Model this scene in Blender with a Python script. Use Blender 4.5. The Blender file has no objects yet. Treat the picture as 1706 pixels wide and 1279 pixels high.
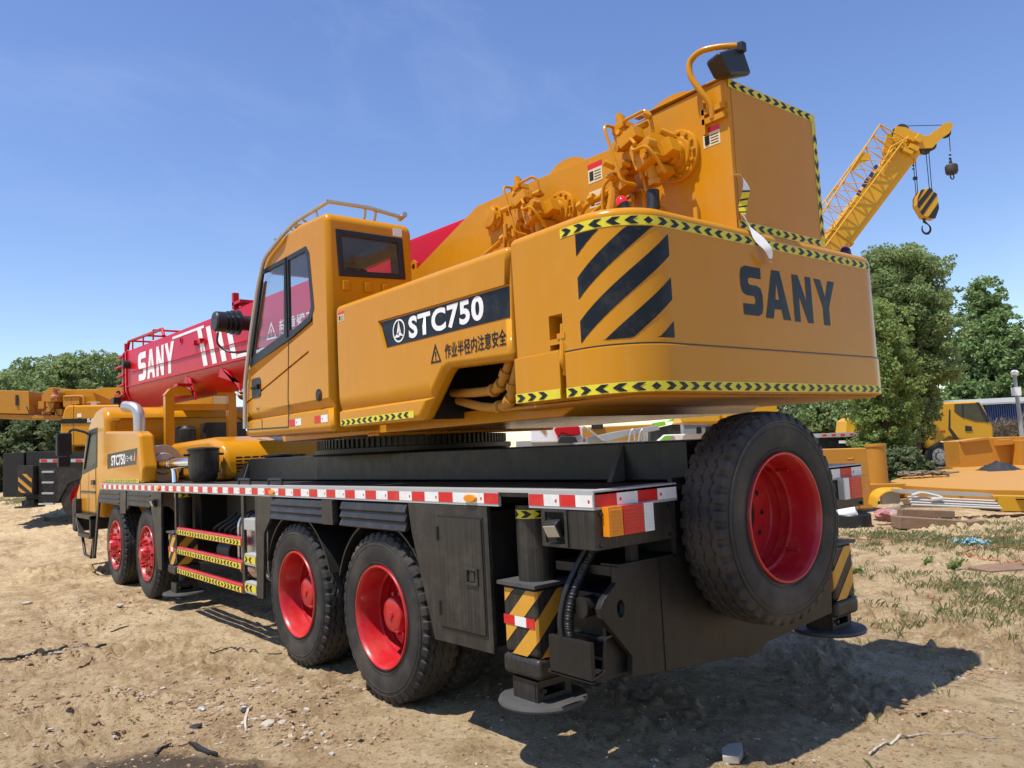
import bpy, bmesh, math, random
import numpy as np
from mathutils import Vector, Matrix, geometry
R=math.radians
scene=bpy.context.scene
COL=scene.collection
random.seed(7)

# ---------------------------------------------------------------- camera
CAM=Vector((-4.1995,-2.8607,1.776))
FPX=1303.3
RT=Vector((0.777,-0.628,-0.050)).normalized()
FW=Vector((0.630,0.773,0.081)).normalized()
UPV=RT.cross(FW).normalized(); RT=FW.cross(UPV).normalized()
cd=bpy.data.cameras.new('camera'); cam=bpy.data.objects.new('camera',cd); COL.objects.link(cam)
cam.matrix_world=Matrix(((RT.x,UPV.x,-FW.x,CAM.x),(RT.y,UPV.y,-FW.y,CAM.y),(RT.z,UPV.z,-FW.z,CAM.z),(0,0,0,1)))
cd.sensor_width=36; cd.lens=36*FPX/1706; cd.clip_start=0.05; cd.clip_end=2000
scene.camera=cam
# ---------------------------------------------------------------- world / sun
SUN_EL=68.7; SUN_DIR=Vector((-0.39,0.012,1.0)).normalized()   # towards the sun
w=bpy.data.worlds.new("World"); scene.world=w; w.use_nodes=True
nt=w.node_tree; nt.nodes.clear()
wo=nt.nodes.new('ShaderNodeOutputWorld'); bg=nt.nodes.new('ShaderNodeBackground')
sky=nt.nodes.new('ShaderNodeTexSky'); sky.sky_type='NISHITA'; sky.sun_disc=False
sky.sun_elevation=R(SUN_EL); sky.sun_rotation=math.atan2(SUN_DIR.x,SUN_DIR.y)
sky.air_density=1.15; sky.dust_density=0.0; sky.ozone_density=3.0; sky.altitude=100
tc=nt.nodes.new('ShaderNodeTexCoord'); mp=nt.nodes.new('ShaderNodeMapping')
mp.inputs['Rotation'].default_value=(R(12),R(38),R(30)); mp.inputs['Scale'].default_value=(1.3,6.5,5.0)
nz=nt.nodes.new('ShaderNodeTexNoise'); nz.inputs['Scale'].default_value=1.4; nz.inputs['Detail'].default_value=7; nz.inputs['Roughness'].default_value=.62; nz.inputs['Distortion'].default_value=.5
nz2=nt.nodes.new('ShaderNodeTexNoise'); nz2.inputs['Scale'].default_value=1.7; nz2.inputs['Detail'].default_value=2
mm=nt.nodes.new('ShaderNodeMath'); mm.operation='MULTIPLY'
mr=nt.nodes.new('ShaderNodeMapRange'); mr.inputs['From Min'].default_value=.30; mr.inputs['From Max'].default_value=.52; mr.inputs['To Max'].default_value=.07
mx=nt.nodes.new('ShaderNodeMix'); mx.data_type='RGBA'; mx.inputs['B'].default_value=(7.5,8.2,9.2,1)
L=nt.links.new
L(tc.outputs['Generated'],mp.inputs['Vector']); L(mp.outputs['Vector'],nz.inputs['Vector']); L(tc.outputs['Generated'],nz2.inputs['Vector'])
L(nz.outputs['Fac'],mm.inputs[0]); L(nz2.outputs['Fac'],mm.inputs[1]); L(mm.outputs[0],mr.inputs['Value'])
L(mr.outputs['Result'],mx.inputs['Factor']); hs=nt.nodes.new('ShaderNodeHueSaturation'); hs.inputs['Hue'].default_value=.514; hs.inputs['Saturation'].default_value=1.10
L(sky.outputs['Color'],hs.inputs['Color']); L(hs.outputs['Color'],mx.inputs['A']); L(mx.outputs['Result'],bg.inputs['Color'])
bg.inputs['Strength'].default_value=0.135
L(bg.outputs['Background'],wo.inputs['Surface'])
sd=bpy.data.lights.new('sun','SUN'); sd.energy=4.7; sd.angle=R(.53); sd.color=(1,.95,.87)
sun=bpy.data.objects.new('sun',sd); COL.objects.link(sun)
sun.rotation_euler=SUN_DIR.to_track_quat('Z','Y').to_euler()
scene.view_settings.view_transform='Standard'; scene.view_settings.look='None'
scene.view_settings.exposure=0.36; scene.view_settings.gamma=1.0
scene.cycles.max_bounces=8; scene.cycles.transparent_max_bounces=12

def at(u,v,ax,val):
    d=RT*((u-853)/FPX)-UPV*((v-639.5)/FPX)+FW
    i='xyz'.index(ax); t=(val-CAM[i])/d[i]
    return CAM+d*t
def far(u,v,dep):
    return CAM+(RT*((u-853)/FPX)-UPV*((v-639.5)/FPX)+FW)*dep

# ---------------------------------------------------------------- materials
def nodes(name):
    m=bpy.data.materials.new(name); m.use_nodes=True
    return m,m.node_tree,m.node_tree.nodes['Principled BSDF']
def ramp(t,src,a,b,ca,cb):
    r=t.nodes.new('ShaderNodeValToRGB'); r.color_ramp.elements[0].position=a; r.color_ramp.elements[1].position=b
    r.color_ramp.elements[0].color=(*ca,1); r.color_ramp.elements[1].color=(*cb,1); t.links.new(src,r.inputs['Fac']); return r.outputs['Color']
def noise(t,scale,detail=4,rough=.55,stretch=None,coord='Object'):
    c=t.nodes.new('ShaderNodeTexCoord'); n=t.nodes.new('ShaderNodeTexNoise')
    n.inputs['Scale'].default_value=scale; n.inputs['Detail'].default_value=detail; n.inputs['Roughness'].default_value=rough
    if stretch:
        m=t.nodes.new('ShaderNodeMapping'); m.inputs['Scale'].default_value=stretch
        t.links.new(c.outputs[coord],m.inputs['Vector']); t.links.new(m.outputs['Vector'],n.inputs['Vector'])
    else: t.links.new(c.outputs[coord],n.inputs['Vector'])
    return n.outputs['Fac']
def mixc(t,fac,a,b):
    m=t.nodes.new('ShaderNodeMix'); m.data_type='RGBA'
    for k,v in (('Factor',fac),('A',a),('B',b)):
        if isinstance(v,(int,float)): m.inputs[k].default_value=v
        elif isinstance(v,tuple): m.inputs[k].default_value=(*v,1)
        else: t.links.new(v,m.inputs[k])
    return m.outputs['Result']
def bump(t,p,src,strength,dist=.01):
    b=t.nodes.new('ShaderNodeBump'); b.inputs['Strength'].default_value=strength; b.inputs['Distance'].default_value=dist
    t.links.new(src,b.inputs['Height']); t.links.new(b.outputs['Normal'],p.inputs['Normal'])
def paint(name,col,rough=.32,dust=None,dust_amt=.3,streak=None,coat=0.0,metal=0,wave=.0,spec=.35,top=0):
    m,t,p=nodes(name)
    dust=dust or (.42,.32,.2)
    dark=tuple(c*.86 for c in col)
    c=mixc(t,noise(t,2.2,3),dark,col)
    if streak:
        s=noise(t,1.0,5,.6,streak)
        f=t.nodes.new('ShaderNodeMapRange'); f.inputs['From Min'].default_value=.45; f.inputs['From Max'].default_value=.8; f.inputs['To Max'].default_value=dust_amt
        t.links.new(s,f.inputs['Value']); c=mixc(t,f.outputs['Result'],c,dust)
    d=noise(t,6,8,.65)
    f=t.nodes.new('ShaderNodeMapRange'); f.inputs['From Min'].default_value=.48; f.inputs['From Max'].default_value=.85; f.inputs['To Max'].default_value=dust_amt
    t.links.new(d,f.inputs['Value']); c=mixc(t,f.outputs['Result'],c,dust)
    if top:   # settled dust on upward faces
        gn=t.nodes.new('ShaderNodeNewGeometry'); sx_=t.nodes.new('ShaderNodeSeparateXYZ'); t.links.new(gn.outputs['True Normal'],sx_.inputs[0])
        f2=t.nodes.new('ShaderNodeMapRange'); f2.inputs['From Min'].default_value=.5; f2.inputs['From Max'].default_value=1; f2.inputs['To Max'].default_value=top
        t.links.new(sx_.outputs['Z'],f2.inputs['Value']); c=mixc(t,f2.outputs['Result'],c,(.50,.36,.18))
    t.links.new(c,p.inputs['Base Color'])
    r=t.nodes.new('ShaderNodeMapRange'); r.inputs['To Min'].default_value=rough*.8; r.inputs['To Max'].default_value=min(1,rough*1.5)
    t.links.new(noise(t,9,6,.6),r.inputs['Value']); t.links.new(r.outputs['Result'],p.inputs['Roughness'])
    p.inputs['Specular IOR Level'].default_value=spec; p.inputs['Metallic'].default_value=metal; p.inputs['Coat Weight'].default_value=coat; p.inputs['Coat Roughness'].default_value=.12
    if wave: bump(t,p,noise(t,1.6,2,.4),wave,.02)
    return m
def flat(name,col,rough=.5,metal=0,var=.12,grime=0):
    m,t,p=nodes(name)
    c=mixc(t,noise(t,14,4),tuple(c*(1-var) for c in col),tuple(min(1,c*(1+var)) for c in col))
    if grime:
        f=t.nodes.new('ShaderNodeMapRange'); f.inputs['From Min'].default_value=.5; f.inputs['From Max'].default_value=.8; f.inputs['To Max'].default_value=grime
        t.links.new(noise(t,9,8,.7),f.inputs['Value']); c=mixc(t,f.outputs['Result'],c,(.34,.27,.18)); p.inputs['Specular IOR Level'].default_value=.25
    t.links.new(c,p.inputs['Base Color']); p.inputs['Roughness'].default_value=rough; p.inputs['Metallic'].default_value=metal
    return m
YEL=(.575,.24,.006)
M={}
M['yellow']=paint('crane_yellow_paint',YEL,.19,(.52,.29,.07),.22,(16,16,.5),.0,0,.06,.2)
M['yellow_old']=paint('yellow_paint_dusty',(.50,.215,.018),.5,(.42,.27,.11),.3,top=.25)
M['hazard_yellow']=flat('hazard_yellow_paint',(.62,.30,.03),.45)
M['yellow_far']=paint('bright_yellow_paint',(.64,.33,.012),.4,(.5,.36,.18),.2)
M['black']=paint('black_chassis_paint',(.014,.013,.012),.36,(.11,.09,.065),.13,(110,110,.8),.0,0,.03)
M['black_side']=paint('black_side_paint',(.020,.018,.016),.38,(.20,.17,.13),.24,(120,120,.7),.0,0,.05)
M['black_plain']=flat('black_plastic',(.012,.012,.013),.45)
M['dark']=flat('dark_recess',(.006,.006,.006),.8)
M['red']=paint('red_boom_paint',(.50,.003,.010),.3,(.5,.03,.03),.06,None,.0,0,.06,.2)
M['red_rim']=paint('red_rim_paint',(.48,.012,.018),.3,(.42,.28,.18),.22,None,.3)
M['black_clean']=paint('clean_black_paint',(.010,.010,.010),.36,(.10,.09,.075),.12,(60,60,.8))
M['steel']=paint('worn_steel',(.085,.083,.08),.5,(.22,.19,.15),.45,None,0,.3)
M['silver']=paint('silver_trim',(.46,.46,.45),.42,(.38,.33,.26),.3,None,0,.25)
M['alu']=flat('fuel_tank_aluminium',(.62,.62,.64),.3,.9)
M['chrome']=flat('chrome',(.8,.8,.8),.12,1)
M['pipe']=flat('galvanised_pipe',(.5,.48,.45),.38,.7)
M['rubber']=None
M['tape_y']=flat('yellow_tape',(.68,.58,.035),.35,0,.08,.35)
M['tape_k']=flat('black_tape',(.010,.012,.015),.35,0,.1,.25)
M['tape_w']=flat('white_tape',(.76,.75,.72),.35,0,.05,.35)
M['tape_r']=flat('red_tape',(.58,.02,.02),.35,0,.08,.3)
M['navy']=flat('dark_navy_decal',(.006,.008,.011),.34,0,.1,.12)
M['white']=flat('white_paint',(.8,.79,.77),.4,0,.04,.2)
M['grey']=flat('grey_paint',(.30,.31,.31),.45)
M['amber']=flat('amber_lens',(.75,.25,.01),.15)
M['lens_r']=flat('red_lens',(.62,.015,.015),.15)
M['lens_w']=flat('clear_lens',(.75,.75,.72),.15)
M['lens_g']=flat('lamp_glass',(.55,.5,.38),.12)
M['green']=flat('lime_green_paint',(.22,.55,.03),.4)
M['blue']=flat('blue_sheet_metal',(.03,.07,.22),.5)
M['wood']=paint('weathered_timber',(.22,.135,.075),.85,(.36,.27,.18),.4,(3,3,30))
M['stone']=flat('pale_stone',(.42,.36,.28),.9,0,.25)
M['cloth']=flat('faded_cloth',(.42,.28,.24),.9,0,.3)
M['pink']=flat('pink_cloth',(.40,.17,.16),.9,0,.3)
M['cyan']=flat('cyan_net',(.25,.46,.52),.7,0,.2)
M['orange']=flat('orange_hose',(.42,.13,.06),.6)
M['bark']=flat('bark',(.10,.075,.05),.9,0,.3)
M['tarp']=flat('dark_tarpaulin',(.02,.02,.025),.7,0,.3)
M['seat']=flat('dark_seat_fabric',(.03,.03,.032),.8)
M['sticker']=flat('cream_sticker',(.65,.55,.32),.5)
M['bolt']=M['yellow']
def m_rubber():
    m,t,p=nodes('tyre_rubber')
    c=mixc(t,noise(t,5,7,.65),(.016,.016,.016),(.034,.032,.030))
    f=t.nodes.new('ShaderNodeMapRange'); f.inputs['From Min'].default_value=.42; f.inputs['From Max'].default_value=.72; f.inputs['To Max'].default_value=.5
    t.links.new(noise(t,3.1,8,.6),f.inputs['Value']); c=mixc(t,f.outputs['Result'],c,(.13,.105,.075))
    t.links.new(c,p.inputs['Base Color']); p.inputs['Roughness'].default_value=.62; p.inputs['Specular IOR Level'].default_value=.3
    bump(t,p,noise(t,60,4),.15,.004); return m
M['rubber']=m_rubber()
def m_glass(name,tint,refl=.9):
    m=bpy.data.materials.new(name); m.use_nodes=True; t=m.node_tree; t.nodes.clear()
    o=t.nodes.new('ShaderNodeOutputMaterial'); tr=t.nodes.new('ShaderNodeBsdfTransparent'); tr.inputs['Color'].default_value=(*tint,1)
    g=t.nodes.new('ShaderNodeBsdfGlossy'); g.inputs['Roughness'].default_value=.03; g.inputs['Color'].default_value=(refl,refl,refl,1)
    lw=t.nodes.new('ShaderNodeLayerWeight'); lw.inputs['Blend'].default_value=.5; pw=t.nodes.new('ShaderNodeMath'); pw.operation='POWER'; pw.inputs[1].default_value=4.0; t.links.new(lw.outputs['Facing'],pw.inputs[0]); fr=t.nodes.new('ShaderNodeMath'); fr.operation='MULTIPLY_ADD'; fr.inputs[1].default_value=.9; fr.inputs[2].default_value=.05; t.links.new(pw.outputs[0],fr.inputs[0])
    d=t.nodes.new('ShaderNodeBsdfDiffuse'); d.inputs['Color'].default_value=(.4,.38,.35,1)
    n=noise(t,4,6,.7); mr=t.nodes.new('ShaderNodeMapRange'); mr.inputs['From Min'].default_value=.4; mr.inputs['From Max'].default_value=.9; mr.inputs['To Min'].default_value=.02; mr.inputs['To Max'].default_value=.10
    t.links.new(n,mr.inputs['Value'])
    a=t.nodes.new('ShaderNodeMixShader'); t.links.new(mr.outputs['Result'],a.inputs[0]); t.links.new(tr.outputs[0],a.inputs[1]); t.links.new(d.outputs[0],a.inputs[2])
    b=t.nodes.new('ShaderNodeMixShader'); t.links.new(fr.outputs[0],b.inputs[0]); t.links.new(a.outputs[0],b.inputs[1]); t.links.new(g.outputs[0],b.inputs[2])
    t.links.new(b.outputs[0],o.inputs['Surface']); return m
M['glass']=m_glass('cab_glass',(.88,.90,.90))
M['glass_dark']=m_glass('tinted_glass',(.05,.06,.065))
M['glass_black']=flat('dark_glass',(.010,.012,.013),.35,0,.1,.05)
M['lining']=flat('grey_cab_lining',(.16,.16,.16),.8)
M['tube']=flat('pale_tube',(.52,.50,.45),.5)
def m_leaf(name,c1,c2):
    m=bpy.data.materials.new(name); m.use_nodes=True; t=m.node_tree; p=t.nodes['Principled BSDF']; o=t.nodes['Material Output']
    gi=t.nodes.new('ShaderNodeNewGeometry')
    col=mixc(t,gi.outputs['Random Per Island'],c1,c2); t.links.new(col,p.inputs['Base Color']); p.inputs['Roughness'].default_value=.55
    tl=t.nodes.new('ShaderNodeBsdfTranslucent'); t.links.new(col,tl.inputs['Color'])
    ms=t.nodes.new('ShaderNodeMixShader'); ms.inputs[0].default_value=.5
    t.links.new(p.outputs[0],ms.inputs[1]); t.links.new(tl.outputs[0],ms.inputs[2]); t.links.new(ms.outputs[0],o.inputs['Surface']); return m
M['leaf_dull']=m_leaf('dull_green_leaves',(.15,.215,.075),(.33,.42,.17))
M['leaf_bright']=m_leaf('fresh_green_leaves',(.16,.24,.06),(.33,.42,.13))
M['leaf_plane']=m_leaf('broad_green_leaves',(.12,.21,.06),(.32,.43,.18))
M['leaf_dark']=m_leaf('dark_green_leaves',(.08,.115,.045),(.21,.26,.12))
M['grass']=m_leaf('dry_green_grass',(.16,.19,.05),(.33,.33,.15))
M['dry']=m_leaf('dry_stalks',(.22,.17,.11),(.38,.31,.21))
def m_ground():
    m,t,p=nodes('dry_dirt')
    def mrange(src,a,b,lo=0,hi=1):
        f=t.nodes.new('ShaderNodeMapRange'); f.inputs['From Min'].default_value=a; f.inputs['From Max'].default_value=b; f.inputs['To Min'].default_value=lo; f.inputs['To Max'].default_value=hi
        t.links.new(src,f.inputs['Value']); return f.outputs['Result']
    c=mixc(t,mrange(noise(t,.9,9,.66,(1,.55,1)),.38,.62),(.38,.245,.12),(.69,.51,.285))
    c=mixc(t,mrange(noise(t,5,10,.75),.46,.66),c,(.76,.59,.36))
    c=mixc(t,mrange(noise(t,2.3,10,.74,(1.6,.7,1)),.53,.61,0,.7),c,(.34,.23,.12))
    c=mixc(t,mrange(noise(t,13,8,.75),.56,.66,0,.7),c,(.19,.12,.065))
    c=mixc(t,mrange(noise(t,30,6,.75),.54,.64,0,.8),c,(.17,.115,.066))
    c=mixc(t,mrange(noise(t,22,6,.7,(1,1.6,1)),.58,.66,0,.8),c,(.66,.53,.36))
    # oil stained soil near the foreground left
    g=t.nodes.new('ShaderNodeTexCoord'); mp=t.nodes.new('ShaderNodeMapping'); mp.vector_type='TEXTURE'
    mp.inputs['Location'].default_value=(-2.98,2.17,0); mp.inputs['Scale'].default_value=(.85,.36,1); mp.inputs['Rotation'].default_value=(0,0,R(-43))
    t.links.new(g.outputs['Object'],mp.inputs['Vector'])
    le=t.nodes.new('ShaderNodeVectorMath'); le.operation='LENGTH'; t.links.new(mp.outputs['Vector'],le.inputs[0])
    sb=t.nodes.new('ShaderNodeMath'); sb.operation='SUBTRACT'; t.links.new(le.outputs['Value'],sb.inputs[0]); sb.inputs[1].default_value=.75
    ad=t.nodes.new('ShaderNodeMath'); ad.operation='MULTIPLY_ADD'; t.links.new(noise(t,2.6,9,.7),ad.inputs[0]); ad.inputs[1].default_value=1.6; t.links.new(sb.outputs[0],ad.inputs[2])
    c=mixc(t,mrange(ad.outputs[0],1.15,.75,0,.82),c,(.085,.072,.058))
    t.links.new(c,p.inputs['Base Color']); p.inputs['Roughness'].default_value=.95; p.inputs['Specular IOR Level'].default_value=.12
    n1=noise(t,8,14,.82); n2=noise(t,50,8,.75)
    a=t.nodes.new('ShaderNodeMath'); a.operation='MULTIPLY_ADD'; t.links.new(n2,a.inputs[0]); a.inputs[1].default_value=.35; t.links.new(n1,a.inputs[2])
    bump(t,p,a.outputs[0],1.0,.07); return m
M['ground']=m_ground()

# ---------------------------------------------------------------- mesh helpers
def autosmooth(me,ang=35):
    me.shade_smooth(); me.set_sharp_from_angle(angle=R(ang))
class MB:
    def __init__(s): s.v=[]; s.f=[]; s.mi=[]
    def add(s,vs,fs,m=0):
        o=len(s.v); s.v+= [tuple(v) for v in vs]; s.f+=[tuple(i+o for i in f) for f in fs]; s.mi+=[m]*len(fs); return s
    def box(s,x0,x1,y0,y1,z0,z1,m=0):
        x0,x1=sorted((x0,x1)); y0,y1=sorted((y0,y1)); z0,z1=sorted((z0,z1))
        return s.add([(x,y,z) for z in(z0,z1) for y in(y0,y1) for x in(x0,x1)],[(0,2,3,1),(4,5,7,6),(0,1,5,4),(2,6,7,3),(0,4,6,2),(1,3,7,5)],m)
    def obox(s,c,size,mat,m=0):
        c=Vector(c); hx,hy,hz=(k/2 for k in size)
        return s.add([c+mat@Vector((x,y,z)) for z in(-hz,hz) for y in(-hy,hy) for x in(-hx,hx)],[(0,2,3,1),(4,5,7,6),(0,1,5,4),(2,6,7,3),(0,4,6,2),(1,3,7,5)],m)
    def prism(s,pts,ax,a,b,m=0,holes=()):
        a,b=sorted((a,b)); loops=[list(pts)]+[list(h) for h in holes]
        def area(l): return sum(l[i][0]*l[(i+1)%len(l)][1]-l[(i+1)%len(l)][0]*l[i][1] for i in range(len(l)))
        loops=[l if (area(l)>0)==(i==0) else l[::-1] for i,l in enumerate(loops)]
        flat_=[p for l in loops for p in l]; n=len(flat_)
        def P(p,t): return {'x':(t,p[0],p[1]),'y':(p[0],t,p[1]),'z':(p[0],p[1],t)}[ax]
        vs=[P(p,a) for p in flat_]+[P(p,b) for p in flat_]
        tri=geometry.tessellate_polygon([[Vector((p[0],p[1],0)) for p in l] for l in loops])
        flip=(ax=='y'); fs=[]
        if not holes: fs=[tuple(range(n))[::-1],tuple(range(n,2*n))]
        else:
            for q in tri:
                q=tuple(q); A=[flat_[i] for i in q]
                if area(A)<0: q=q[::-1]
                fs.append(q[::-1]); fs.append(tuple(i+n for i in q))
        o=0
        for l in loops:
            k=len(l)
            for i in range(k):
                j=(i+1)%k; fs.append((o+i,o+j,o+j+n,o+i+n))
            o+=k
        if flip: fs=[f[::-1] for f in fs]
        return s.add(vs,fs,m)
    def tube(s,path,r,n=8,m=0,closed=False):
        P=[Vector(p) for p in path]; k=len(P); rr=r if isinstance(r,(list,tuple)) else [r]*k
        rings=[]; prev=None
        for i in range(k):
            t=(P[min(i+1,k-1)]-P[max(i-1,0)]).normalized() if not closed else (P[(i+1)%k]-P[i-1]).normalized()
            if prev is None:
                a=Vector((0,0,1)) if abs(t.z)<.9 else Vector((1,0,0))
                u=t.cross(a).normalized()
            else: u=(prev-t*prev.dot(t)).normalized()
            prev=u; v=t.cross(u)
            rings.append([P[i]+(u*math.cos(2*math.pi*j/n)+v*math.sin(2*math.pi*j/n))*rr[i] for j in range(n)])
        vs=[p for q in rings for p in q]; fs=[]
        for i in range(k-1 if not closed else k):
            i2=(i+1)%k
            for j in range(n):
                j2=(j+1)%n; fs.append((i*n+j,i*n+j2,i2*n+j2,i2*n+j))
        if not closed: fs+= [tuple(range(n))[::-1],tuple((k-1)*n+j for j in range(n))]
        return s.add(vs,fs,m)
    def cyl(s,p0,p1,r0,r1=None,n=20,m=0):
        return s.tube([p0,p1],[r0,r0 if r1 is None else r1],n,m)
    def lathe(s,prof,o,ax,n=32,m=0,close=False):
        # prof: (distance along axis, radius)
        o=Vector(o); ax=Vector(ax).normalized(); a=Vector((0,0,1)) if abs(ax.z)<.9 else Vector((1,0,0))
        u=ax.cross(a).normalized(); v=ax.cross(u); vs=[];fs=[]
        for d,r in prof:
            for j in range(n):
                c=2*math.pi*j/n; vs.append(o+ax*d+(u*math.cos(c)+v*math.sin(c))*r)
        k=len(prof)
        for i in range(k-1):
            for j in range(n):
                j2=(j+1)%n; fs.append((i*n+j,i*n+j2,(i+1)*n+j2,(i+1)*n+j))
        if close: 
            fs.append(tuple(range(n))[::-1]); fs.append(tuple((k-1)*n+j for j in range(n)))
        return s.add(vs,fs,m)
    def quad(s,a,b,c,d,m=0): return s.add([a,b,c,d],[(0,1,2,3)],m)
    def poly(s,pts,m=0):
        vs=[Vector(p) for p in pts]; n=Vector((0,0,0))
        for i in range(len(vs)):
            a,b=vs[i],vs[(i+1)%len(vs)]; n+=Vector(((a.y-b.y)*(a.z+b.z),(a.z-b.z)*(a.x+b.x),(a.x-b.x)*(a.y+b.y)))
        return s.add(pts,[tuple(range(len(pts)))],m)
    def build(s,name,mats,parent=None,bevel=0,seg=2,smooth=True,ang=35,link=True):
        me=bpy.data.meshes.new(name); me.from_pydata(s.v,[],s.f)
        if not isinstance(mats,(list,tuple)): mats=[mats]
        for mt in mats: me.materials.append(M[mt] if isinstance(mt,str) else mt)
        if len(mats)>1: me.polygons.foreach_set('material_index',s.mi)
        if any(len(f)>4 for f in s.f):
            bm=bmesh.new(); bm.from_mesh(me); bmesh.ops.triangulate(bm,faces=[f for f in bm.faces if len(f.verts)>4 and f.calc_area()>0])
            if bevel: bmesh.ops.dissolve_limit(bm,angle_limit=R(1),verts=bm.verts[:],edges=bm.edges[:])
            bm.to_mesh(me); bm.free()
        o=bpy.data.objects.new(name,me); COL.objects.link(o)
        if bevel:
            b=o.modifiers.new('bevel','BEVEL'); b.width=bevel; b.segments=seg; b.limit_method='ANGLE'; b.angle_limit=R(30)
            bake(o)
        if smooth: autosmooth(o.data,ang)
        if smooth and bevel: weighted(o)
        attach(o,parent); return o
def weighted(o):
    m=o.modifiers.new('normals','WEIGHTED_NORMAL'); m.keep_sharp=True; m.weight=80
def bake(o):
    dg=bpy.context.evaluated_depsgraph_get(); dg.update()
    me=bpy.data.meshes.new_from_object(o.evaluated_get(dg)); nm=o.data.name; old=o.data
    o.modifiers.clear(); o.data=me; bpy.data.meshes.remove(old); me.name=nm
def attach(o,parent):
    if parent is None: return
    o.parent=parent
    if parent.get('_w'): o.matrix_parent_inverse=Matrix.Translation(-Vector(parent.location))
def cut(o,*mbs,lining=None):
    cs=[]
    for mb in mbs:
        c=mb.build('cutter',o.data.materials[0] if o.data.materials else 'dark',smooth=False); cs.append(c)
        bm=bmesh.new(); bm.from_mesh(c.data); bmesh.ops.recalc_face_normals(bm,faces=bm.faces[:]); bm.to_mesh(c.data); bm.free()
        b=o.modifiers.new('bool','BOOLEAN'); b.operation='DIFFERENCE'; b.object=c; b.solver='EXACT'; b.material_mode='TRANSFER'
        if lining and mb is mbs[0]: c.data.materials.clear(); c.data.materials.append(M[lining])
    bake(o)
    for c in cs: bpy.data.objects.remove(c)
    autosmooth(o.data,32); weighted(o)
def thing(name,label,cat,loc=(0,0,0),rotz=0,group=None,world=False):
    o=bpy.data.objects.new(name,None); COL.objects.link(o); o.location=loc; o.rotation_euler=(0,0,rotz); o.empty_display_size=.2
    o['label']=label; o['category']=cat
    if group: o['group']=group
    if world: o['_w']=1
    return o
def tag(o,label,cat,group=None,kind=None):
    if label: o['label']=label
    if cat: o['category']=cat
    if group: o['group']=group
    if kind: o['kind']=kind
    return o
def copy_part(o,parent,off=None,mat=None):
    c=o.copy(); COL.objects.link(c); mi=o.matrix_parent_inverse.copy(); c.parent=parent; c.matrix_parent_inverse=mi
    if off is not None: c.location=Vector(c.location)+Vector(off)
    for ch in o.children: copy_part(ch,c)
    return c
def text(name,body,mat,parent,org,U,V,height,sx=1.0,bold=0.0,depth=.0015,shear=0,spacing=1,width=None):
    """lettering laid on a plane: org is the lower left corner, U and V the plane's axes"""
    cu=bpy.data.curves.new(name,'FONT'); cu.body=body; cu.size=1; cu.offset=bold; cu.extrude=0; cu.shear=shear; cu.space_character=spacing; cu.resolution_u=4
    o=bpy.data.objects.new(name,cu); COL.objects.link(o)
    dg=bpy.context.evaluated_depsgraph_get(); dg.update()
    me=bpy.data.meshes.new_from_object(o.evaluated_get(dg)); bpy.data.objects.remove(o)
    n=len(me.vertices); co=np.empty(n*3); me.vertices.foreach_get('co',co); co=co.reshape(-1,3)
    mn=co.min(0); mxx=co.max(0); k=height/(mxx[1]-mn[1]); sx=sx if width is None else width/((mxx[0]-mn[0])*k); U=Vector(U).normalized(); V=Vector(V).normalized(); N=U.cross(V).normalized()
    org=Vector(org); a=(co[:,0:1]-mn[0])*k*sx; b=(co[:,1:2]-mn[1])*k
    out=np.array(org)+a*np.array(U)+b*np.array(V)+np.array(N)*depth
    me.vertices.foreach_set('co',out.astype(np.float32).ravel()); me.materials.clear(); me.materials.append(M[mat]); me.name=name
    ob=bpy.data.objects.new(name,me); COL.objects.link(ob); attach(ob,parent); return ob
GLY={'S':[[(.88,1),(.22,1),(.06,.94),(0,.8),(0,.58),(.06,.45),(.22,.4),(.52,.4),(.58,.36),(.58,.27),(.52,.23),(.06,.23),(.06,0),(.68,0),(.84,.06),(.9,.2),(.9,.44),(.84,.57),(.68,.62),(.38,.62),(.32,.66),(.32,.73),(.38,.77),(.88,.77)]],
'A':[[(0,0),(.34,1),(.5,1),(.5,.76),(.42,.4),(.5,.4),(.5,.2),(.36,.2),(.3,0)],[(1,0),(.66,1),(.5,1),(.5,.76),(.58,.4),(.5,.4),(.5,.2),(.64,.2),(.7,0)]],
'N':[[(0,0),(0,1),(.3,1),(.66,.45),(.66,1),(.95,1),(.95,0),(.67,0),(.29,.56),(.29,0)]],
'Y':[[(0,1),(.32,1),(.5,.62),(.68,1),(1,1),(.65,.4),(.65,0),(.35,0),(.35,.4)]]}
def letters(name,spec,mat,parent,F,eps):
    """spec: list of (letter,x0,x1,z0,z1); F(a,b,eps) maps to the surface"""
    mb=MB()
    for ch,x0,x1,z0,z1 in spec:
        wd=max(p[0] for q in GLY[ch] for p in q)
        for q in GLY[ch]: mb.poly([F(x0+p[0]/wd*(x1-x0),z0+p[1]*(z1-z0),eps) for p in q])
    return mb.build(name,mat,parent,smooth=False)
CHEV=[(.06,.1),(.5,.1),(.88,.5),(.5,.9),(.06,.9),(.42,.5)]
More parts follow.
